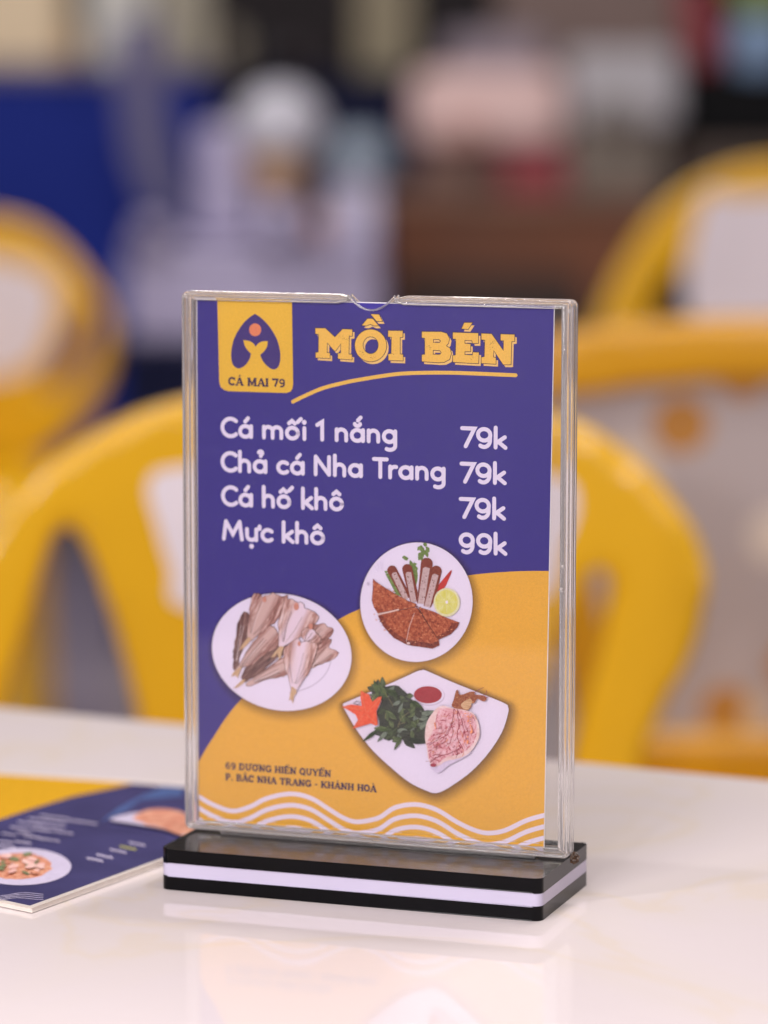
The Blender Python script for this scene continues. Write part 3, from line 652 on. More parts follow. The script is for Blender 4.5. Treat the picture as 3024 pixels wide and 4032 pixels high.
# ---- logo tab
LY = ink('logo_yellow', (228, 180, 58)); LP = ink('logo_purple', (62, 44, 118)); LO = ink('logo_orange', (226, 130, 92))
DARK = ink('text_dark', (56, 36, 74), var=.15)
A = Flat(cplace, base=14)
A.poly(P('A', [(353, 134), (948, 152), (957, 815), (952, 852), (935, 875), (900, 886), (440, 871), (405, 860), (380, 838), (369, 800)]), LY)
A.poly(P('A', [(653, 255)] + crom([(653, 255), (700, 285), (760, 345), (810, 420), (840, 490), (856, 580), (850, 650), (832, 685), (805, 698), (770, 686), (730, 650), (705, 610), (695, 578)], 3, False)[1:] + crom([(622, 570), (615, 602), (595, 642), (562, 675), (525, 690), (490, 675), (470, 640), (463, 570), (478, 480), (510, 405), (560, 330), (610, 283), (653, 255)], 3, False)[:-1]), LP)
A.poly(P('A', crom([(622, 572), (600, 550), (575, 515), (560, 466)], 3, False) + crom([(561, 464), (610, 472), (645, 495), (658, 520)], 3, False)[1:] + crom([(660, 518), (675, 495), (710, 475), (756, 472)], 3, False) + crom([(755, 474), (750, 515), (725, 555), (695, 580)], 3, False)[1:]), LY)
A.poly(P('A', ell(655, 382, 48, 51, 32)), LO)

# slab lettering: strokes (points, width) on a cap height of 1
def serif(x, y, w=.34, t=.13): return ([(x - w/2, y), (x + w/2, y)], t)
V = .21; T = .12; lo = .06; hi = .94
def stem(x, a=0, b=1): return [([(x, a), (x, b)], V), serif(x, a + .06 if a == 0 else a), serif(x, b - .06)]
def arc(cx, cy, rx, ry, a, b, n=14): return [(cx + rx*math.cos(rad(a + (b-a)*i/n)), cy + ry*math.sin(rad(a + (b-a)*i/n))) for i in range(n + 1)]
ac = lambda x: [([(x - .05, 1.12), (x + .1, 1.3)], .13)]
gr = lambda x: [([(x + .05, 1.12), (x - .1, 1.3)], .13)]
hat = lambda x: [([(x - .17, 1.08), (x, 1.24), (x + .17, 1.08)], .1)]
Aa = [([(.16, .06), (.45, .98)], T), ([(.47, .98), (.78, .06)], V), ([(.25, .32), (.66, .32)], .1), serif(.14, .06, .32), serif(.8, .06, .36)]
Ee = stem(.2) + [([(.06, .94), (.74, .94)], T), ([(.72, .98), (.72, .7)], .1), ([(.06, .06), (.76, .06)], T), ([(.74, .02), (.74, .3)], .1), ([(.2, .5), (.55, .5)], T), ([(.55, .36), (.55, .64)], .1)]
Oo = [(arc(.44, .5, .33, .42, 0, 360, 24), .19)]
Uu = [([(.2, .94), (.2, .4)] + arc(.46, .36, .26, .29, 180, 360)[1:] + [(.72, .94)], .17), serif(.2, .94, .36), serif(.72, .94, .3)]
Bb = stem(.2) + [([(.06, .94), (.45, .94)] + arc(.45, .73, .2, .21, 90, -90)[1:] + [(.2, .52)], .14), ([(.2, .52), (.5, .52)] + arc(.5, .29, .22, .23, 90, -90)[1:] + [(.06, .06)], .14)]
Hh = stem(.2) + stem(.75) + [([(.2, .5), (.75, .5)], T)]
SLAB = {'C': (.86, [(arc(.45, .5, .34, .42, 40, 320, 18), .19), ([(.76, .62), (.76, .98)], .1)]), 'A': (.94, Aa), 'M': (1.16, stem(.2) + stem(.94) + [([(.22, .95), (.57, .2), (.92, .95)], .17)]),
 'I': (.42, stem(.21)), '7': (.72, [([(.06, .78), (.06, .92), (.6, .92), (.3, .02)], .18)]), '9': (.80, [(arc(.39, .68, .25, .24, 0, 360, 20), .15), ([(.65, .70), (.64, .5)] + arc(.34, .42, .3, .35, 0, -120), .16)]),
 '6': (.80, [(arc(.41, .32, .25, .24, 0, 360, 20), .15), ([(.15, .3), (.16, .5)] + arc(.46, .58, .3, .35, 180, 60), .16)]),
 'D': (.94, stem(.2) + [([(.06, .94), (.42, .94)] + arc(.42, .5, .36, .44, 90, -90) + [(.06, .06)], .15)]), 'U': (.94, Uu), 'O': (.9, Oo), 'N': (.98, stem(.2, 0, 1) + [([(.78, .0), (.78, .94)], .12), serif(.78, .94, .32), ([(.2, .95), (.76, .05)], .2)]),
 'G': (.92, [(arc(.45, .5, .34, .42, 45, 330, 18), .19), ([(.78, .08), (.78, .42)], .16), serif(.72, .44, .36), ([(.76, .66), (.76, .98)], .1)]), 'H': (.96, Hh), 'E': (.86, Ee), 'Q': (.92, Oo + [([(.42, .18), (.6, .1), (.82, -.12)], .16)]),
 'Y': (.92, [([(.14, .94), (.46, .45)], .2), ([(.78, .94), (.46, .45)], .12), ([(.46, .5), (.46, 0)], V), serif(.46, .06), serif(.15, .94, .34), serif(.78, .94, .3)]),
 'P': (.82, stem(.2) + [([(.06, .94), (.45, .94)] + arc(.45, .7, .22, .24, 90, -90)[1:] + [(.2, .46)], .15)]), 'B': (.84, Bb), 'T': (.86, [([(.43, 0), (.43, .94)], V), serif(.43, .06), ([(.06, .92), (.8, .92)], .14), ([(.09, .98), (.09, .66)], .1), ([(.77, .98), (.77, .66)], .1)]),
 'R': (.94, stem(.2) + [([(.06, .94), (.48, .94)] + arc(.48, .72, .2, .22, 90, -90)[1:] + [(.2, .5)], .15), ([(.45, .5), (.74, .06), (.9, .06)], .17)]), 'K': (.98, stem(.2) + [([(.3, .42), (.76, .92)], .12), ([(.42, .55), (.78, .06)], .2), serif(.78, .94, .3), serif(.82, .06, .3)]),
 '-': (.5, [([(.08, .42), (.42, .42)], .14)]), '.': (.36, [([(.1, .1), (.27, .1)], .2)]), ' ': (.42, [])}
SLAB['Á'] = (.94, Aa + ac(.47)); SLAB['À'] = (.94, Aa + gr(.47)); SLAB['Ư'] = (1.02, Uu + [([(.78, .94), (.96, .98), (.96, 1.14)], .12)]); SLAB['Ơ'] = (.98, Oo + [([(.66, .86), (.88, .95), (.9, 1.14)], .12)])
SLAB['Ế'] = (.86, Ee + hat(.38) + [([(.62, 1.18), (.74, 1.34)], .11)]); SLAB['Ề'] = (.86, Ee + hat(.42) + [([(.68, 1.34), (.84, 1.18)], .11)]); SLAB['Ắ'] = (.94, Aa + [(arc(.47, 1.24, .15, .13, 190, 350, 8), .09), ([(.48, 1.28), (.58, 1.44)], .11)])

# round lettering on a cap height of 1
HS = .0875
def rarc(*a, n=14): return arc(*a, n)
xs = .59
def accent(kind, x):
    return {'acute': [[(x - .04, .80), (x + .09, .96)]], 'hat': [[(x - .14, .79), (x, .91), (x + .14, .79)]], 'hatacute': [[(x - .15, .79), (x - .02, .91), (x + .11, .79)], [(x + .24, .86), (x + .38, 1.01)]],
            'breveacute': [rarc(x, .90, .12, .12, 195, 345), [(x + .02, 1.03), (x + .14, 1.17)]], 'hook': [rarc(x, .97, .08, .075, 160, -60) + [(x + .01, .83)]]}[kind]
ra = [rarc(.33, .34, .245, .25, 0, 360, n=24), [(.585, .59), (.585, .09)]]
ro = [rarc(.335, .34, .25, .25, 0, 360, n=24)]
rn = [[(.09, .59), (.09, .09)], [(.09, .36)] + rarc(.3, .37, .21, .22, 180, 0) + [(.51, .09)]]
rh = [[(.09, .99), (.09, .09)], rn[1]]
ru = [[(.09, .59), (.09, .32)] + rarc(.3, .31, .21, .22, 180, 360) + [(.51, .59)], [(.51, .59), (.51, .09)]]
rg = [ra[0], [(.585, .59), (.585, -.08)] + rarc(.345, -.08, .24, .19, 0, -125)]
RND = {'C': (.80, [rarc(.46, .5, .37, .41, 48, 312, n=22)]), 'a': (.74, ra), 'm': (1.03, [rn[0], [(.09, .38)] + rarc(.285, .39, .195, .2, 180, 0) + [(.48, .09)], [(.48, .38)] + rarc(.675, .39, .195, .2, 180, 0) + [(.87, .09)]]),
 'o': (.72, ro), 'i': (.25, [[(.09, .59), (.09, .09)]]), '1': (.52, [[(.08, .76), (.3, .91), (.3, .09)]]), 'n': (.67, rn), 'g': (.74, rg), 'h': (.67, rh), 'c': (.62, [rarc(.335, .34, .25, .25, 48, 312, n=18)]),
 'N': (.86, [[(.09, .09), (.09, .91)], [(.09, .91), (.69, .09)], [(.69, .09), (.69, .91)]]), 'T': (.72, [[(.09, .91), (.66, .91)], [(.375, .91), (.375, .09)]]), 'r': (.45, [rn[0], [(.09, .33)] + rarc(.31, .36, .22, .225, 180, 78)]),
 'k': (.6, [[(.09, .99), (.09, .09)], [(.47, .57), (.13, .30)], [(.2, .35), (.5, .09)]]), '7': (.66, [[(.09, .91), (.6, .91), (.24, .09)]]), '9': (.73, [rarc(.345, .645, .255, .262, 0, 360, n=24), [(.6, .645), (.59, .5)] + rarc(.335, .40, .255, .31, 10, -125)]),
 'M': (1.05, [[(.09, .09), (.19, .91)], [(.19, .91), (.5, .32), (.81, .91)], [(.81, .91), (.91, .09)]]), ' ': (.33, [])}
RND['á'] = (.74, ra + accent('acute', .36)); RND['ô'] = (.72, ro + accent('hat', .335)); RND['ố'] = (.78, ro + accent('hatacute', .335)); RND['ắ'] = (.74, ra + accent('breveacute', .34)); RND['ả'] = (.74, ra + accent('hook', .36))
RND['ự'] = (.70, ru + [[(.51, .58), (.66, .63), (.66, .74)]])
DOTS = {'i': (.09, .86, .115), 'ự': (.30, -.2, .115)}

def text(A, s, start, end, cap, font, mt, width=None, capstyle='round', over=0):
    """lay text from start to end (photo pixels of its baseline), cap height in pixels"""
    a = on_card(*start); b = on_card(*end)
    asc = Vector(on_card(start[0], start[1] - cap)) - Vector(a); H = asc.length
    d = Vector(b) - Vector(a); Ln = d.length; d.normalize(); q = Vector((-d.y, d.x))
    tot = sum(font[c][0] for c in s) - (.06 if font is RND else 0); kx = Ln/tot
    x = 0
    lo_ = A.k
    for ch in s:
        adv, strokes = font[ch]
        for i, sk in enumerate(strokes):
            pts, w = (sk, width) if font is RND else sk
            pp = [tuple(Vector(a) + d*((x + px)*kx) + q*(py*H)) for px, py in pts]
            A.k = lo_ + i*1.0 + (.5 if font is RND else 0)
            A.stroke(pp, (w*1.32 if font is SLAB else w)*H, mt, cap=capstyle)
        if font is RND and ch in DOTS:
            px, py, r = DOTS[ch]; A.k = lo_ + 9; c = Vector(a) + d*((x + px)*kx) + q*(py*H); A.poly(ell(c.x, c.y, r*H, r*H, 16), mt)
        x += adv
    A.k = lo_ + 12
text(A, 'CÁ MAI 79', fp('A', 440, 823), fp('A', 897, 840), 32, SLAB, DARK, capstyle='butt')
A.build('printed_logo', mc)

# ---- dish names and prices
A = Flat(cplace, base=10)
SW = .186
for s, a, b, cap in (('Cá mối 1 nắng', fp('C', 240, 278), fp('D', 222, 292), 84), ('Chả cá Nha Trang', fp('C', 240, 581), fp('D', 594, 580), 84), ('Cá hố khô', fp('C', 245, 883), fp('C', 1328, 930), 84), ('Mực khô', fp('C', 252, 1184), fp('C', 1161, 1230), 84)):
    text(A, s, a, b, cap, RND, WHITE, SW); A.k = 10
for s, a, b in (('79k', fp('D', 702, 320), fp('D', 1060, 335)), ('79k', fp('D', 698, 593), fp('D', 1055, 607)), ('79k', fp('D', 692, 864), fp('D', 1049, 880)), ('99k', fp('D', 692, 1135), fp('D', 1060, 1150))):
    text(A, s, a, b, 86, RND, WHITE, SW); A.k = 10
A.build('printed_dish_list', mc)

# ---- address lines
A = Flat(cplace, base=14)
text(A, '69 DƯƠNG HIẾN QUYỀN', fp('H', 342, 143), fp('H', 1112, 203), 26, SLAB, DARK, capstyle='butt')
text(A, 'P. BẮC NHA TRANG - KHÁNH HOÀ', fp('H', 344, 224), fp('H', 1442, 313), 26, SLAB, DARK, capstyle='butt')
A.build('printed_address', mc)

# ---- heading with its offset shadow and the brush line under it
TY = ink('title_yellow', (236, 186, 84)); TS = ink('title_shadow', (236, 192, 116)); TD = ink('title_outline', (52, 34, 58)); WEAR = ink('title_wear', (150, 104, 50), var=.3, scale=300)
toB = lambda pts: [((680 + x*820/1659 - 1400)/(900/1659), y*(820/1659)/(900/1659)) for x, y in pts]
GL = [[toB([(1135, 370), (1213, 370), (1290, 442), (1352, 377), (1428, 380), (1428, 430), (1403, 432), (1400, 577), (1425, 580), (1425, 620), (1315, 612), (1315, 572), (1338, 567), (1338, 490), (1297, 548), (1283, 546), (1228, 482), (1226, 565), (1250, 568), (1250, 610), (1137, 603), (1137, 565), (1160, 560), (1162, 418), (1135, 413)])],
 [ell(108, 462, 114, 116, 40), ell(108, 460, 57, 63, 30)], [[(45, 315), (85, 268), (122, 268), (165, 318), (132, 318), (105, 306), (78, 318)]], [[(110, 235), (168, 237), (192, 285), (150, 285)]],
 [[(235, 355), (340, 356), (340, 400), (320, 402), (320, 525), (342, 528), (342, 572), (237, 569), (237, 525), (258, 522), (260, 400), (235, 398)]],
 [[(480, 362), (620, 363), (660, 375), (678, 410), (672, 445), (655, 464), (684, 484), (692, 520), (680, 562), (640, 583), (600, 585), (480, 577), (480, 530), (502, 527), (502, 408), (480, 405)], [(562, 415), (605, 417), (618, 429), (608, 442), (562, 442)], [(560, 495), (610, 497), (622, 512), (612, 528), (560, 528)]],
 [[(705, 368), (888, 373), (888, 445), (847, 445), (845, 426), (790, 422), (790, 448), (832, 451), (832, 505), (790, 505), (790, 530), (848, 533), (850, 511), (893, 513), (890, 592), (705, 582), (705, 535), (725, 532), (728, 415), (705, 412)]], [[(788, 297), (846, 297), (815, 343), (768, 340)]],
 [[(912, 375), (985, 378), (1072, 502), (1075, 426), (1052, 425), (1052, 380), (1152, 383), (1152, 430), (1130, 433), (1125, 600), (1070, 600), (1000, 495), (998, 548), (1016, 551), (1016, 596), (912, 590), (912, 548), (935, 544), (938, 422), (912, 418)]]]
A = Flat(cplace, base=8)
h0 = A.lay(); h1 = A.lay()
for lp in GL: A.poly([P('B', [(x + 16, y + 19) for x, y in q]) for q in lp], TS, h=h0)
for lp in GL:
    for k, q in enumerate(lp): A.stroke(P('B', q), .00052, TD, closed=True, h=h1 + k*4e-6)
h2 = A.lay() + 1e-5
for lp in GL: A.poly([P('B', q) for q in lp], TY, h=h2)
for cx, cy in ((-90, 405), (-50, 410), (55, 520), (120, 545), (285, 505), (535, 470), (845, 555), (990, 440), (985, 480), (1000, 445)):
    for i in range(9):
        x = cx + random.gauss(0, 11); y = cy + random.gauss(0, 11); r = random.uniform(1.2, 4)
        A.poly(P('B', [(x + r*random.uniform(.5, 1.2)*math.cos(a), y + r*random.uniform(.5, 1.2)*math.sin(a)) for a in (0, 1.2, 2.5, 3.7, 5)]), WEAR, h=h2 + 1e-5 + i*2e-6)
A.build('printed_heading', mc)
A = Flat(cplace, base=9)
br = [fp('A', 955, 955), fp('A', 1050, 908), fp('A', 1200, 845), fp('A', 1380, 800), fp('B', 0, 715), fp('B', 150, 690), fp('B', 320, 667), fp('B', 500, 660), fp('B', 700, 660), fp('B', 900, 667), fp('B', 1160, 678)]
A.stroke([on_card(*p) for p in crom(br, 5, False)], .00148, TY)
A.build('printed_underline', mc)

# ================================================================== LAMINATED MENU ON THE TABLE
MZ = .0022
lm0 = on_z(400, 3300, 0)
lm = empty('laminated_menu', (lm0.x, lm0.y, 0), 0, label='laminated purple and yellow food menu lying flat beside the stand', cat='menu')
def onm(reg, pts, dz=0): return [((q := on_z(*fp(reg, *p), MZ)).x - lm0.x, q.y - lm0.y) for p in pts]
mplace = lambda p, h: (p[0], p[1], MZ + h)
fr_c = onm('M', [(245, 1692)])[0]; ry = onm('M', [(1290, 1315)])[0]; fy = onm('M', [(0, 622)])[0]; f2 = onm('M', [(1490, 722)])[0]
ev = Vector(ry) - Vector(fr_c); ev.normalize(); fv = Vector(f2) - Vector(fy); fv.normalize()
# back-right corner: meet of the right edge and the far edge
den = ev.x*fv.y - ev.y*fv.x; dlt = Vector(fy) - Vector(fr_c); tpar = (dlt.x*fv.y - dlt.y*fv.x)/den
brc = Vector(fr_c) + ev*tpar
gv = Vector(onm('M', [(0, 1640)])[0]) - Vector(fr_c); gv.normalize()
flc = Vector(fr_c) + gv*.22; blc = brc - fv*.24
sheet = [tuple(fr_c), tuple(brc), tuple(blc), tuple(flc)]
def out4(q, d):
    c = sum((Vector(p) for p in q), Vector((0, 0)))/4; return [tuple(Vector(p) + (Vector(p) - c).normalized()*d) for p in q]
plast = mat('laminate_plastic', (226, 214, 204), rough=.12, spec=.6, var=.04, scale=200)
bm = bmesh.new(); prism(bm, [out4(sheet, .0035)], lambda p: (p[0], p[1], MZ), lambda p: (p[0], p[1], .0003)); bev(bm, .0004, 1, 60)
from_bm('laminate_border', bm, plast, lm)
glp = lambda n, c, v=.06, s=300: mat('gloss_print_' + n, c, rough=.1, spec=.75, var=v, scale=s, bump=.02, bscale=60)
GP = glp('purple', (74, 70, 114), .22, 22); GY = glp('yellow', (236, 178, 40)); GB = glp('blue', (88, 108, 160), .15, 60); GW = glp('white', (220, 208, 232)); GG = glp('slate', (86, 82, 122))
A = Flat(mplace, step=3e-5)
A.poly(sheet, GP)
A.poly([tuple(blc)] + [tuple(p) for p in onm('M', [(-900, 1060), (-400, 1060), (0, 990), (250, 905), (600, 800), (900, 738), (1060, 700)])] + onm('M', [(1075, 690)])[:1], GY)
A.poly(onm('M', [(1150, 800), (1330, 720), (1490, 725), (1490, 800), (1150, 830), (1040, 910), (820, 1010), (960, 900)]), GB)
A.build('printed_ground', lm)
A = Flat(mplace, step=3e-5, base=6)
def scrawl(x0, y0, x1, y1, m, hgt):
    n = max(2, int(abs(x1-x0)/16)); pts = []
    for i in range(n + 1):
        t = i/n; pts.append((x0 + (x1-x0)*t, y0 + (y1-y0)*t + (hgt if i % 2 else -hgt)*random.uniform(.5, 1)))
    A.stroke(onm('M', pts), .0011, m)
rows_ = [(1196, -60, 120), (1168, 0, 110), (1172, 130, 250), (1150, 330, 480), (1128, 200, 330), (1108, 20, 130), (1100, 150, 260), (1092, 440, 590), (1072, 260, 420), (1058, 90, 240), (1040, 300, 520), (1018, 150, 360), (1004, 560, 790), (990, 240, 540), (966, 330, 560)]
for y, x0, x1 in rows_: scrawl(x0, y, x1, y + (x1-x0)*.13, GW, 4)
A.build('printed_dish_names', lm)
A = Flat(mplace, step=3e-5, base=6)
PYEL = glp('lime_text', (206, 200, 110))
for x, y, m in ((1060, 1180, GW), (985, 1212, PYEL), (905, 1238, GW), (795, 1282, GW), (715, 1310, GW)): scrawl(x, y, x + 120, y + 24, m, 8)
A.build('printed_prices', lm)
A = Flat(mplace, step=3e-5, base=8)
A.poly(onm('M', ell(170, 1378, 412, 152, 60)), GW)
NO = [food('print_noodles', [(.3, (150, 72, 46)), (.5, (196, 122, 90)), (.7, (226, 188, 156))], .35, (1, 1), dist=1.5), food('print_noodle_meat', [(.3, (204, 140, 130)), (.6, (226, 186, 176))], .1, (1, 1)), food('print_noodle_herb', [(.3, (74, 84, 46)), (.7, (124, 130, 84))], .1, (1, 1))]
A.poly(onm('M', [(x + random.uniform(-14, 14), y + random.uniform(-6, 6)) for x, y in ell(140, 1375, 285, 108, 40)]), NO[0])
for i in range(34):
    x = random.uniform(-60, 340); y = random.uniform(1290, 1440); r = random.uniform(18, 55)
    if ((x-140)/260)**2 + ((y-1370)/90)**2 > 1: continue
    A.poly(onm('M', ell(x, y, r, r*.38, 12, random.uniform(-12, 12))), random.choice((NO[0], NO[1], NO[1], NO[2])))
A.poly(onm('M', crom([(900, 1015), (1000, 975), (1180, 950), (1500, 960), (1650, 1060), (1600, 1180), (1500, 1150), (1350, 1095), (1100, 1050)], 4)), GW)
SHR = food('print_shrimp', [(.34, (150, 74, 54)), (.5, (198, 124, 96)), (.66, (228, 186, 156))], .3, (.5, 1.5), dist=1)
A.poly(onm('M', crom([(1090, 1010), (1180, 940), (1330, 925), (1480, 950), (1600, 1040), (1590, 1100), (1480, 1140), (1300, 1070)], 4)), SHR)
for i in range(12): A.stroke(onm('M', [(1130 + i*36, 1000 + i*5), (1180 + i*36, 1030 + i*7), (1200 + i*33, 1060 + i*7)]), .0012, SHR)
A.build('printed_dish_pictures', lm)
A = Flat(mplace, step=3e-5, base=5)
for k in range(4): A.stroke(onm('M', [(-100 + t*50, 1608 + k*14 + 10*math.sin(t*.8 + k*.3) - t*1.5) for t in range(10)]), .0006, GW)
A.build('printed_wave_lines', lm)

# ================================================================== YELLOW CHAIRS
YP = mat('yellow_plastic', (224, 170, 22), rough=.2, spec=.5, var=.05, scale=8, bump=.05, bscale=120)
STICK = mat('white_label', (226, 216, 224), rough=.35, var=.05, scale=12)
def frame_of(d, u0, v0):
    o = at(u0, v0, d); return o
def chair(d, u0, outline, holes, label, sticker=None, bend=.35, thick=.034, seat_drop=None, panel=None, grp='yellow plastic chairs', YP=YP):
    dv = 18 if d > 3.5 else 0
    outline = [(u, v + dv) for u, v in outline]; holes = [[(u, v + dv) for u, v in h] for h in holes]; sticker = [(u, v + dv) for u, v in sticker] if sticker else None
    base = at(u0, 900, d); root = empty('plastic_chair', (base.x, base.y, FLOOR), 0, label=label, cat='chair', group=grp)
    L = lambda pts: [((q := at(u, v, d)).x - base.x, q.z - FLOOR) for u, v in pts]
    bm = bmesh.new(); lp = [L(crom(outline, 4))] + [L(crom(h, 4)) for h in holes]
    prism(bm, lp, lambda p: (p[0], -thick/2, p[1]), lambda p: (p[0], thick/2, p[1]))
    for k in range(-14, 15): bmesh.ops.bisect_plane(bm, geom=bm.verts[:] + bm.edges[:] + bm.faces[:], plane_co=(k*.03, 0, 0), plane_no=(1, 0, 0))
    for v in bm.verts: v.co.y -= bend*v.co.x**2*2
    ob = from_bm('backrest', bm, YP, root, smooth=True)
    rm = ob.modifiers.new('moulding', 'REMESH'); rm.mode = 'VOXEL'; rm.voxel_size = .0055; rm.use_smooth_shade = True
    sm = ob.modifiers.new('rounding', 'SMOOTH'); sm.iterations = 9; sm.factor = .5
    curve = lambda x: -bend*x*x*2
    if sticker:
        bm = bmesh.new(); q = L(crom(sticker, 4)); prism(bm, [q], lambda p: (p[0], -thick/2 - .0012, p[1]), lambda p: (p[0], -thick/2 + .004, p[1]))
        for k in range(-14, 15): bmesh.ops.bisect_plane(bm, geom=bm.verts[:] + bm.edges[:] + bm.faces[:], plane_co=(k*.03, 0, 0), plane_no=(1, 0, 0))
        for v in bm.verts: v.co.y += curve(v.co.x)
        from_bm('label_panel', bm, STICK, root)
    if panel:
        bm = bmesh.new(); q = L(crom(panel[0], 4)); prism(bm, [q], lambda p: (p[0], -.004, p[1]), lambda p: (p[0], .004, p[1]))
        for k in range(-14, 15): bmesh.ops.bisect_plane(bm, geom=bm.verts[:] + bm.edges[:] + bm.faces[:], plane_co=(k*.03, 0, 0), plane_no=(1, 0, 0))
        for v in bm.verts: v.co.y += curve(v.co.x)
        from_bm('backrest_panel', bm, panel[1], root)
    # seat and legs, below the table's height
    bm = bmesh.new(); prism(bm, [rrect(.40, .40, .06, 6, 0, -.21)], lambda p: (p[0], p[1] - .03, .44), lambda p: (p[0], p[1] - .03, .41)); bev(bm, .008, 2, 50)
    from_bm('seat', bm, YP, root, smooth=True)
    for sx in (-1, 1):
        for y, ztop in ((-.06, .41), (-.40, .41)):
            bm = bmesh.new(); vs = []
            for z, k, w in ((0, 1.12, .018), (ztop, 1, .026)):
                cx = sx*.165*k; cy = (y + .2)*k - .22
                vs.append([bm.verts.new((cx + a*w, cy + b*w, z)) for a, b in ((-1, -1), (1, -1), (1, 1), (-1, 1))])
            for k in range(4): bm.faces.new((vs[0][k], vs[0][(k+1) % 4], vs[1][(k+1) % 4], vs[1][k]))
            bm.faces.new(vs[0][::-1]); bm.faces.new(vs[1]); from_bm('leg', bm, YP, root)
    return root
chair(2.30, 700, [(-40, 1900), (-95, 1650), (-100, 1400), (-65, 1230), (0, 1115), (100, 1000), (250, 908), (390, 862), (600, 830), (800, 822), (1000, 838), (1240, 905), (1350, 972), (1430, 1045), (1500, 1150), (1517, 1240), (1495, 1370), (1430, 1500), (1375, 1640), (1340, 1900), (1000, 1960), (400, 1960)],
      [[(150, 1122), (185, 1160), (230, 1280), (290, 1500), (330, 1760), (200, 1800), (-25, 1760), (0, 1560), (52, 1400), (100, 1230), (125, 1150)], [(1300, 1205), (1314, 1240), (1290, 1380), (1240, 1560), (1200, 1740), (1130, 1740), (1165, 1500), (1205, 1370), (1250, 1270), (1280, 1215)]],
      'yellow plastic chair with wide rounded back directly behind the menu stand', sticker=[(326, 1035), (400, 1000), (800, 990), (1180, 1015), (1240, 1070), (1215, 1160), (1150, 1290), (800, 1310), (410, 1305), (372, 1220), (342, 1120)], bend=.25)
chair(5.5, -150, [(-330, 1200), (-360, 900), (-380, 700), (-310, 540), (-200, 480), (-80, 455), (20, 455), (110, 495), (200, 590), (243, 680), (240, 770), (200, 860), (130, 940), (50, 985), (-60, 1010), (-100, 1200), (-210, 1250)],
      [[(208, 640), (205, 720), (150, 800), (100, 830), (130, 760), (170, 690)]], 'yellow plastic chair with white label at the far left edge behind', sticker=[(-200, 560), (-60, 535), (80, 560), (128, 620), (95, 740), (20, 790), (-190, 790)], bend=.2)
chair(4.1, 1740, [(1260, 790), (1285, 670), (1330, 570), (1400, 460), (1500, 378), (1620, 335), (1760, 325), (1900, 350), (2050, 430), (2150, 560), (2200, 790), (2150, 1000), (1740, 1040), (1300, 1000)],
      [[(1455, 560), (1490, 600), (1495, 680), (1420, 690), (1400, 640)]], 'yellow plastic chair with white label at the far right, rearmost of the yellow chairs', sticker=[(1510, 420), (1600, 405), (1800, 400), (1950, 430), (1960, 690), (1510, 700)], bend=.2)
def speck():
    m = bpy.data.materials.new('grey_speckled_panel'); m.use_nodes = True; n = m.node_tree.nodes; l = m.node_tree.links; b = n['Principled BSDF']; b.inputs['Roughness'].default_value = .4
    t = n.new('ShaderNodeTexCoord'); v = n.new('ShaderNodeTexVoronoi'); v.inputs['Scale'].default_value = 15; v.inputs['Randomness'].default_value = 1
    l.new(t.outputs['Object'], v.inputs['Vector'])
    r = n.new('ShaderNodeValToRGB'); r.color_ramp.interpolation = 'CONSTANT'; e = r.color_ramp.elements
    e[0].color = (1, 1, 1, 1); e[1].position = .37; e[1].color = (0, 0, 0, 1); l.new(v.outputs['Distance'], r.inputs['Fac'])
    h = n.new('ShaderNodeValToRGB'); q = h.color_ramp.elements; q[0].color = (*s2l((170, 104, 36)), 1); q[1].color = (*s2l((214, 200, 188)), 1); q[1].position = .75
    x = q.new(.4); x.color = (*s2l((196, 150, 70)), 1); l.new(v.outputs['Color'], h.inputs['Fac'])
    mx = n.new('ShaderNodeMix'); mx.data_type = 'RGBA'; mx.inputs[6].default_value = (*s2l((178, 166, 166)), 1)
    l.new(r.outputs['Color'], mx.inputs['Factor']); l.new(h.outputs['Color'], mx.inputs[7]); l.new(mx.outputs[2], b.inputs['Base Color']); return m
chair(2.85, 1560, [(1270, 1780), (1235, 1560), (1190, 1300), (1110, 1050), (1010, 830), (1060, 750), (1240, 712), (1450, 690), (1659, 684), (1850, 692), (2060, 750), (2120, 800), (2130, 1300), (2110, 1780), (1560, 1800)],
      [[(1340, 1500), (1300, 1330), (1225, 1100), (1120, 910), (1150, 868), (1240, 850), (1450, 826), (1659, 820), (1850, 830), (2030, 870), (2060, 1200), (2050, 1500), (2000, 1570), (1560, 1575), (1370, 1568)]],
      'yellow framed chair with grey speckled back panel, right of the stand', panel=([(1320, 1540), (1270, 1330), (1200, 1120), (1090, 900), (1240, 838), (1450, 812), (1659, 806), (1850, 815), (2045, 860), (2080, 1200), (2065, 1540), (1560, 1600)], speck()), bend=.15, thick=.05, YP=mat('amber_plastic', (212, 152, 20), rough=.25, var=.06, scale=8))

# ================================================================== BLURRED THINGS FAR BEHIND
def blk(name, u0, v0, u1, v1, d, depth, m, label, cat, bevel=.01, drop=None):
    """a box whose front face covers the given span at d metres"""
    a = at(u0, v1, d); b = at(u1, v0, d); z0 = a.z if drop is None else drop
    o = empty(name, ((a.x + b.x)/2, a.y, z0), 0, label=label, cat=cat)
    return o, (b.x - a.x), (b.z - z0)
def solid(name, u0, v0, u1, v1, d, depth, m, label, cat, bevel=.01, drop=None, seg=3):
    a = at(u0, v1, d); b = at(u1, v0, d); z0 = a.z if drop is None else drop; w = (b.x - a.x)/2
    bm = bmesh.new(); bm_box(bm, (-w, 0, 0), (w, depth, b.z - z0)); bev(bm, min(bevel, w*.45, (b.z-z0)*.45, depth*.45), seg)
    o = from_bm(name, bm, m, None, smooth=False); o.location = ((a.x + b.x)/2, a.y, z0); return tag(o, label, cat)
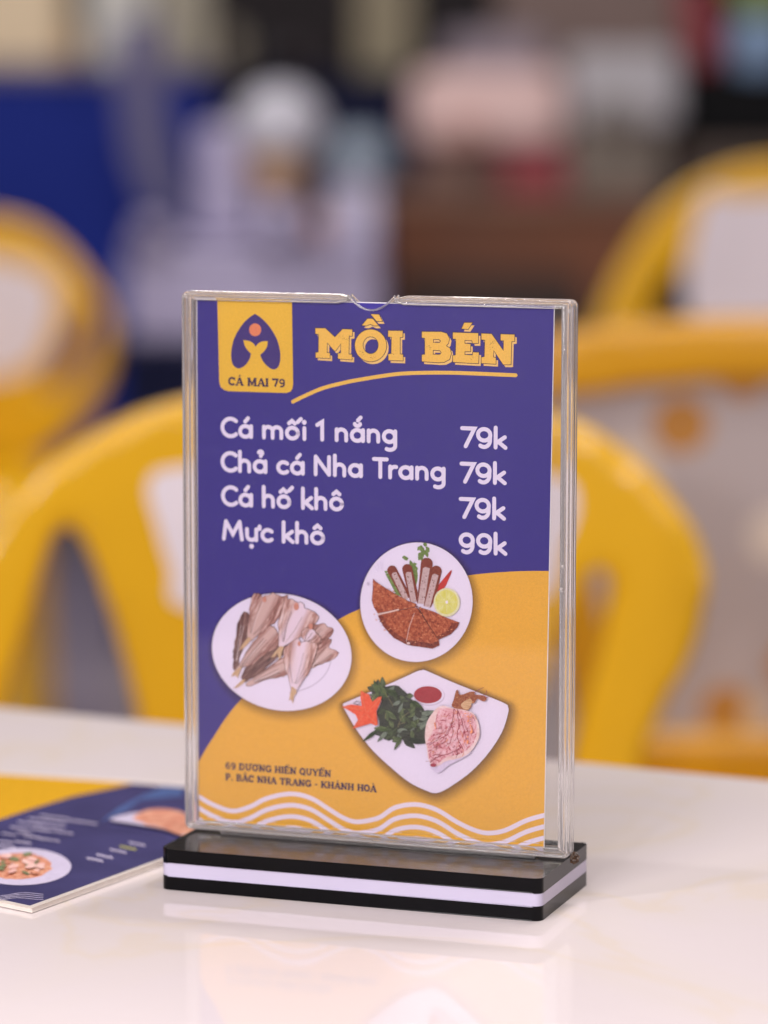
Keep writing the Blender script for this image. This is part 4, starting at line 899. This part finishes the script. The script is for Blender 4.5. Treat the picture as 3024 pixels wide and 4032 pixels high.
def lathe(name, u, v0, v1, d, prof, m, label, cat):
    """turned body; prof = [(radius in overview px, share of the height)]"""
    a = at(u, v1, d); b = at(u, v0, d); H = b.z - a.z; k = (at(u + 1, v1, d) - a).x
    bm = bmesh.new(); rows = []
    for r, t in prof: rows.append([bm.verts.new((max(r*k, 1e-4)*math.cos(2*math.pi*i/28), max(r*k, 1e-4)*math.sin(2*math.pi*i/28), t*H)) for i in range(28)])
    for p, q in zip(rows, rows[1:]):
        for i in range(28): bm.faces.new((p[i], p[(i+1) % 28], q[(i+1) % 28], q[i]))
    bm.faces.new(rows[0][::-1]); bm.faces.new(rows[-1])
    o = from_bm(name, bm, m, None, smooth=True); o.location = a; return tag(o, label, cat)
BLUE = mat('blue_panel', (28, 47, 142), rough=.6, spec=.15, var=.1, scale=2); NAVY = mat('navy_paint', (18, 23, 58), rough=.5, spec=.15, var=.15, scale=3)
LIL = mat('lilac_plastic', (166, 158, 190), rough=.4, var=.06, scale=6); WHT = mat('white_enamel', (184, 182, 194), rough=.4, var=.04, scale=6)
# blue serving counter, its top just under the camera's level
a = at(-420, 135, 8.10); b = at(445, 135, 8.10)
sc_ = empty('serving_counter', ((a.x+b.x)/2, a.y, FLOOR), 0, label='long blue panelled serving counter at the back left', cat='counter'); w = (b.x-a.x)/2
box('front_panel', (-w, 0, .09), (w, .5, a.z - FLOOR - .03), BLUE, sc_, .006); box('plinth', (-w, .05, 0), (w, .45, .0895), NAVY, sc_, .004); box('counter_top', (-w - .02, -.02, a.z - FLOOR - .0295), (w + .02, .52, a.z - FLOOR), mat('counter_edge', (120, 112, 130), rough=.4), sc_, .004)
a2 = at(452, 160, 8.30); b2 = at(930, 160, 8.30)
nc_ = empty('sideboard', ((a2.x+b2.x)/2, a2.y, FLOOR), 0, label='dark navy sideboard beside the blue counter', cat='cabinet'); w2 = (b2.x-a2.x)/2
box('cabinet_body', (-w2, 0, .06), (w2, .45, a2.z - FLOOR - .02), NAVY, nc_, .006); box('cabinet_top', (-w2, -.01, a2.z - FLOOR - .0195), (w2, .46, a2.z - FLOOR), NAVY, nc_, .004); box('plinth', (-w2, .03, 0), (w2, .42, .0595), NAVY, nc_, .004)
ctop = at(0, 135, 8.10).z; stop = a2.z
solid('storage_box', -150, -60, 135, 108, 8.15, .2, mat('cream_card', (250, 226, 190), rough=.6, var=.06, scale=5), 'cream box on the blue counter, nearest the left edge', 'box', .008, drop=ctop)
solid('storage_box', 190, -60, 318, 108, 8.15, .2, mat('white_card', (228, 226, 218), rough=.6, var=.05, scale=5), 'white box on the blue counter right of the cream box', 'box', .008, drop=ctop)
solid('storage_box', 335, -60, 452, 100, 8.20, .2, mat('beige_card', (176, 168, 150), rough=.6, var=.06, scale=5), 'beige grey box at the right end of the blue counter', 'box', .008, drop=ctop)
solid('paper_bag', 770, -60, 892, 62, 8.40, .15, mat('khaki_bag', (168, 156, 130), rough=.7, var=.1, scale=8), 'khaki paper bag on the dark sideboard', 'bag', .012, drop=stop)
# grey sash hanging in front of the blue counter
bm = bmesh.new(); pa = [at(u, v, 7.70) for u, v in ((300, 40), (305, 200), (320, 330), (352, 430), (392, 480))]; o0 = pa[-1]
rows = []
for p, hw_ in zip(pa, (.05, .05, .048, .042, .03)): rows.append([bm.verts.new((p.x - o0.x + sx*hw_, sy*.012, p.z - o0.z)) for sx, sy in ((-1, -1), (1, -1), (1, 1), (-1, 1))])
for p, q in zip(rows, rows[1:]):
    for i in range(4): bm.faces.new((p[i], p[(i+1) % 4], q[(i+1) % 4], q[i]))
bm.faces.new(rows[0][::-1]); bm.faces.new(rows[-1])
o = from_bm('folded_awning', bm, mat('grey_violet_cloth', (104, 100, 136), rough=.7, var=.08, scale=10), None); o.location = o0; tag(o, 'grey violet cloth strip hanging in front of the blue counter', 'cloth strip')
# dark side table with the pale lilac box and the pots
tz = at(500, 745, 6.30).z
a = at(230, 745, 6.30); b = at(835, 745, 6.30); w = (b.x-a.x)/2
sd = empty('side_table', ((a.x+b.x)/2, a.y, FLOOR), 0, label='dark navy side table under the pale lilac box', cat='table')
box('table_top', (-w, -.02, tz - FLOOR - .03), (w, .45, tz - FLOOR), NAVY, sd, .004); box('apron', (-w + .02, .01, tz - FLOOR - .16), (w - .02, .42, tz - FLOOR - .0305), NAVY, sd, .003)
for sx in (-1, 1):
    for y in (.03, .40): box('leg', (sx*(w-.04) - .02, y - .02, 0), (sx*(w-.04) + .02, y + .02, tz - FLOOR - .1605), NAVY, sd, .002)
a = at(270, 735, 6.30); b = at(822, 525, 6.30); w = (b.x-a.x)/2; hz_ = b.z - tz
cb = empty('cool_box', ((a.x+b.x)/2, a.y + .01, tz), 0, label='pale lilac cool box on the dark side table', cat='cool box')
box('body', (-w, 0, 0), (w, .3, hz_ - .03), LIL, cb, .02, 4); box('lid', (-w + .003, -.004, hz_ - .0295), (w - .003, .304, hz_), LIL, cb, .012, 3)
solid('storage_bin', 700, 395, 820, 524, 6.34, .12, mat('pale_bin', (186, 180, 206), rough=.4), 'pale upright bin on the right end of the cool box', 'bin', .01, drop=tz + hz_)
solid('storage_bin', 425, 270, 545, 524, 6.36, .14, LIL, 'tall lilac bin standing on the cool box left of the white pot', 'bin', .03, drop=tz + hz_)
lathe('rice_pot', 605, 185, 335, 6.30, [(70, 0), (84, .12), (98, .4), (90, .62), (66, .86), (24, 1.0)], WHT, 'white round lidded pot above the tan bowl', 'pot')
lathe('tan_bowl', 600, 335, 430, 6.30, [(34, 0), (44, .08), (58, .5), (66, 1.0)], mat('tan_clay', (186, 150, 118), rough=.5, var=.1, scale=12), 'tan bowl holding the white pot', 'bowl')
lathe('cup_stack', 600, 430, 524, 6.30, [(40, 0), (44, .3), (40, .34), (44, .6), (38, .66), (40, 1.0)], LIL, 'stack of lilac cups under the tan bowl', 'cup stack')
lathe('water_jar', 772, 285, 395, 6.40, [(62, 0), (76, .1), (80, .6), (62, .88), (34, 1.0)], mat('grey_blue_jar', (128, 140, 156), rough=.35, var=.08, scale=10), 'grey blue rounded jar on the pale bin', 'jar')
bm = bmesh.new(); q = at(620, 600, 6.30)
# brown wooden cabinet with the pink tray and paper goods
a = at(835, 420, 7.50); b = at(1420, 420, 7.50); w = (b.x-a.x)/2
WD = mat('brown_wood', (112, 62, 34), rough=.5, var=.3, scale=4)
wc = empty('wooden_cabinet', ((a.x+b.x)/2, a.y, FLOOR), 0, label='brown wooden cabinet behind the top right of the stand', cat='cabinet'); ch = a.z - FLOOR
box('cabinet_body', (-w, 0, 0), (w, .5, ch - .03), WD, wc, .006); box('cabinet_top', (-w - .015, -.02, ch - .0295), (w + .015, .52, ch), mat('wood_top', (128, 92, 74), rough=.45, var=.2, scale=5), wc, .005)
solid('low_chest', 850, 600, 1260, 690, 7.40, .06, mat('dark_wood', (40, 24, 18), rough=.5, var=.2, scale=6), 'black brown low chest in front of the wooden cabinet', 'chest', .006, drop=FLOOR)
solid('red_carton', 1085, 330, 1225, 418, 7.52, .12, mat('red_card', (150, 50, 62), rough=.5, var=.1, scale=8), 'dull red carton on the wooden cabinet under the pink tray', 'carton', .006, drop=a.z)
solid('brown_crate', 905, 322, 1082, 418, 7.56, .25, mat('crate_brown', (132, 102, 92), rough=.6, var=.2, scale=8), 'brown crate on the wooden cabinet left of the red carton', 'crate', .008, drop=a.z)
solid('grey_carton', 1228, 275, 1432, 418, 7.54, .2, mat('grey_beige_card', (126, 114, 104), rough=.6, var=.12, scale=8), 'grey beige carton at the right end of the wooden cabinet', 'carton', .01, drop=a.z)
ty = at(1000, 322, 7.50).z
solid('pink_tray', 885, 150, 1225, 288, 7.50, .3, mat('pink_white', (232, 198, 194), rough=.4, var=.06, scale=8), 'long pinkish white tray on top of the brown crate and red carton', 'tray', .045, drop=at(0, 320, 7.50).z, seg=5)
solid('tissue_pack', 1228, 105, 1470, 245, 7.60, .2, mat('tissue_grey', (190, 186, 192), rough=.6, var=.08, scale=8), 'pale grey pack on top of the grey beige carton', 'pack', .03, drop=at(0, 274, 7.54).z, seg=4)
# black case and bright packets at the right edge
a = at(1475, 320, 7.70); b = at(1900, 320, 7.70); w = (b.x-a.x)/2
rc = empty('metal_shelf', ((a.x+b.x)/2, a.y, FLOOR), 0, label='grey brown shelf unit at the right edge holding the black case', cat='shelf'); rh_ = a.z - FLOOR
box('shelf_board', (-w, 0, rh_ - .03), (w, .45, rh_), mat('shelf_grey', (104, 88, 80), rough=.5), rc, .004)
box('shelf_body', (-w + .01, .02, 0), (w - .01, .44, rh_ - .0305), mat('shelf_brown', (96, 78, 70), rough=.6, var=.2), rc, .004)
solid('black_case', 1462, 150, 1850, 318, 7.75, .3, mat('black_vinyl', (9, 9, 13), rough=.6, spec=.15), 'black case on the shelf at the right edge', 'case', .012, drop=a.z)
bz = at(1600, 160, 7.75).z
o = solid('snack_packet', 1492, -40, 1568, 158, 7.8, .07, mat('red_packet', (150, 46, 58), rough=.4, var=.2, scale=10), 'dull red packet leaning on the black case', 'packet', .02, drop=bz); o.rotation_euler.y = -.16; o.location.z += .012
lathe('drink_jar', 1640, 34, 159, 7.8, [(50, 0), (66, .1), (70, .5), (62, .85), (48, 1.0)], mat('light_blue_jar', (140, 168, 204), rough=.3, var=.15, scale=9), 'light blue jar on the black case at the right edge', 'jar')
lathe('green_bowl', 1645, -50, 33, 7.8, [(40, 0), (56, .2), (76, .7), (86, 1.0)], mat('green_bowl_glaze', (150, 168, 70), rough=.3, var=.2, scale=9), 'yellow green bowl set on the light blue jar', 'bowl')
solid('lilac_pack', 960, 70, 1180, 160, 7.75, .15, mat('grey_lilac_pack', (150, 138, 150), rough=.6, var=.15, scale=9), 'grey lilac pack standing behind the pink tray', 'pack', .03, drop=at(0, 420, 7.5).z, seg=4)
solid('tall_carton', 1075, -80, 1475, 100, 8.0, .2, mat('brown_grey_card', (132, 110, 104), rough=.6, var=.15, scale=7), 'brown grey carton at the back of the wooden cabinet behind the packs', 'carton', .012, drop=at(0, 420, 7.5).z)
# small clutter on the counter, the cool box and the wooden cabinet
for u, v0, v1, d, prof, c, lab in (
    (160, 40, 134, 7.95, [(14, 0), (16, .5), (8, .75), (7, 1)], (206, 160, 110), 'amber bottle between the cream and white boxes on the counter'),
    (505, 60, 158, 8.25, [(20, 0), (26, .5), (18, 1)], (150, 140, 124), 'beige jar at the left end of the dark sideboard'),
    (560, 70, 158, 8.2, [(16, 0), (16, .6), (7, .8), (7, 1)], (40, 44, 50), 'black bottle on the dark sideboard'),
    (630, 92, 158, 8.2, [(24, 0), (34, .6), (30, 1)], (58, 50, 56), 'dark bowl on the dark sideboard beside the khaki bag'),
    (330, 470, 524, 6.3, [(36, 0), (44, .4), (30, 1)], (140, 132, 160), 'mauve bowl at the left end of the cool box'),
    (690, 455, 524, 6.26, [(20, 0), (24, .5), (16, 1)], (172, 134, 128), 'rose tan cup on the cool box beside the pale bin'),
    (1010, 262, 321, 7.44, [(30, 0), (40, .6), (34, 1)], (196, 150, 140), 'rose bowl on the brown crate in front of the pink tray'),
    (1330, 215, 274, 7.5, [(34, 0), (46, .5), (40, 1)], (150, 142, 138), 'grey bowl on the grey beige carton in front of the pale pack')):
    lathe(lab.split()[1] if lab.split()[1] in ('bottle', 'jar', 'bowl', 'cup') else lab.split()[2], u, v0, v1, d, prof, mat('clutter_%d' % int(u), c, rough=.35, var=.12, scale=12), lab, lab.split()[1] if lab.split()[1] in ('bottle', 'jar', 'bowl', 'cup') else lab.split()[2])
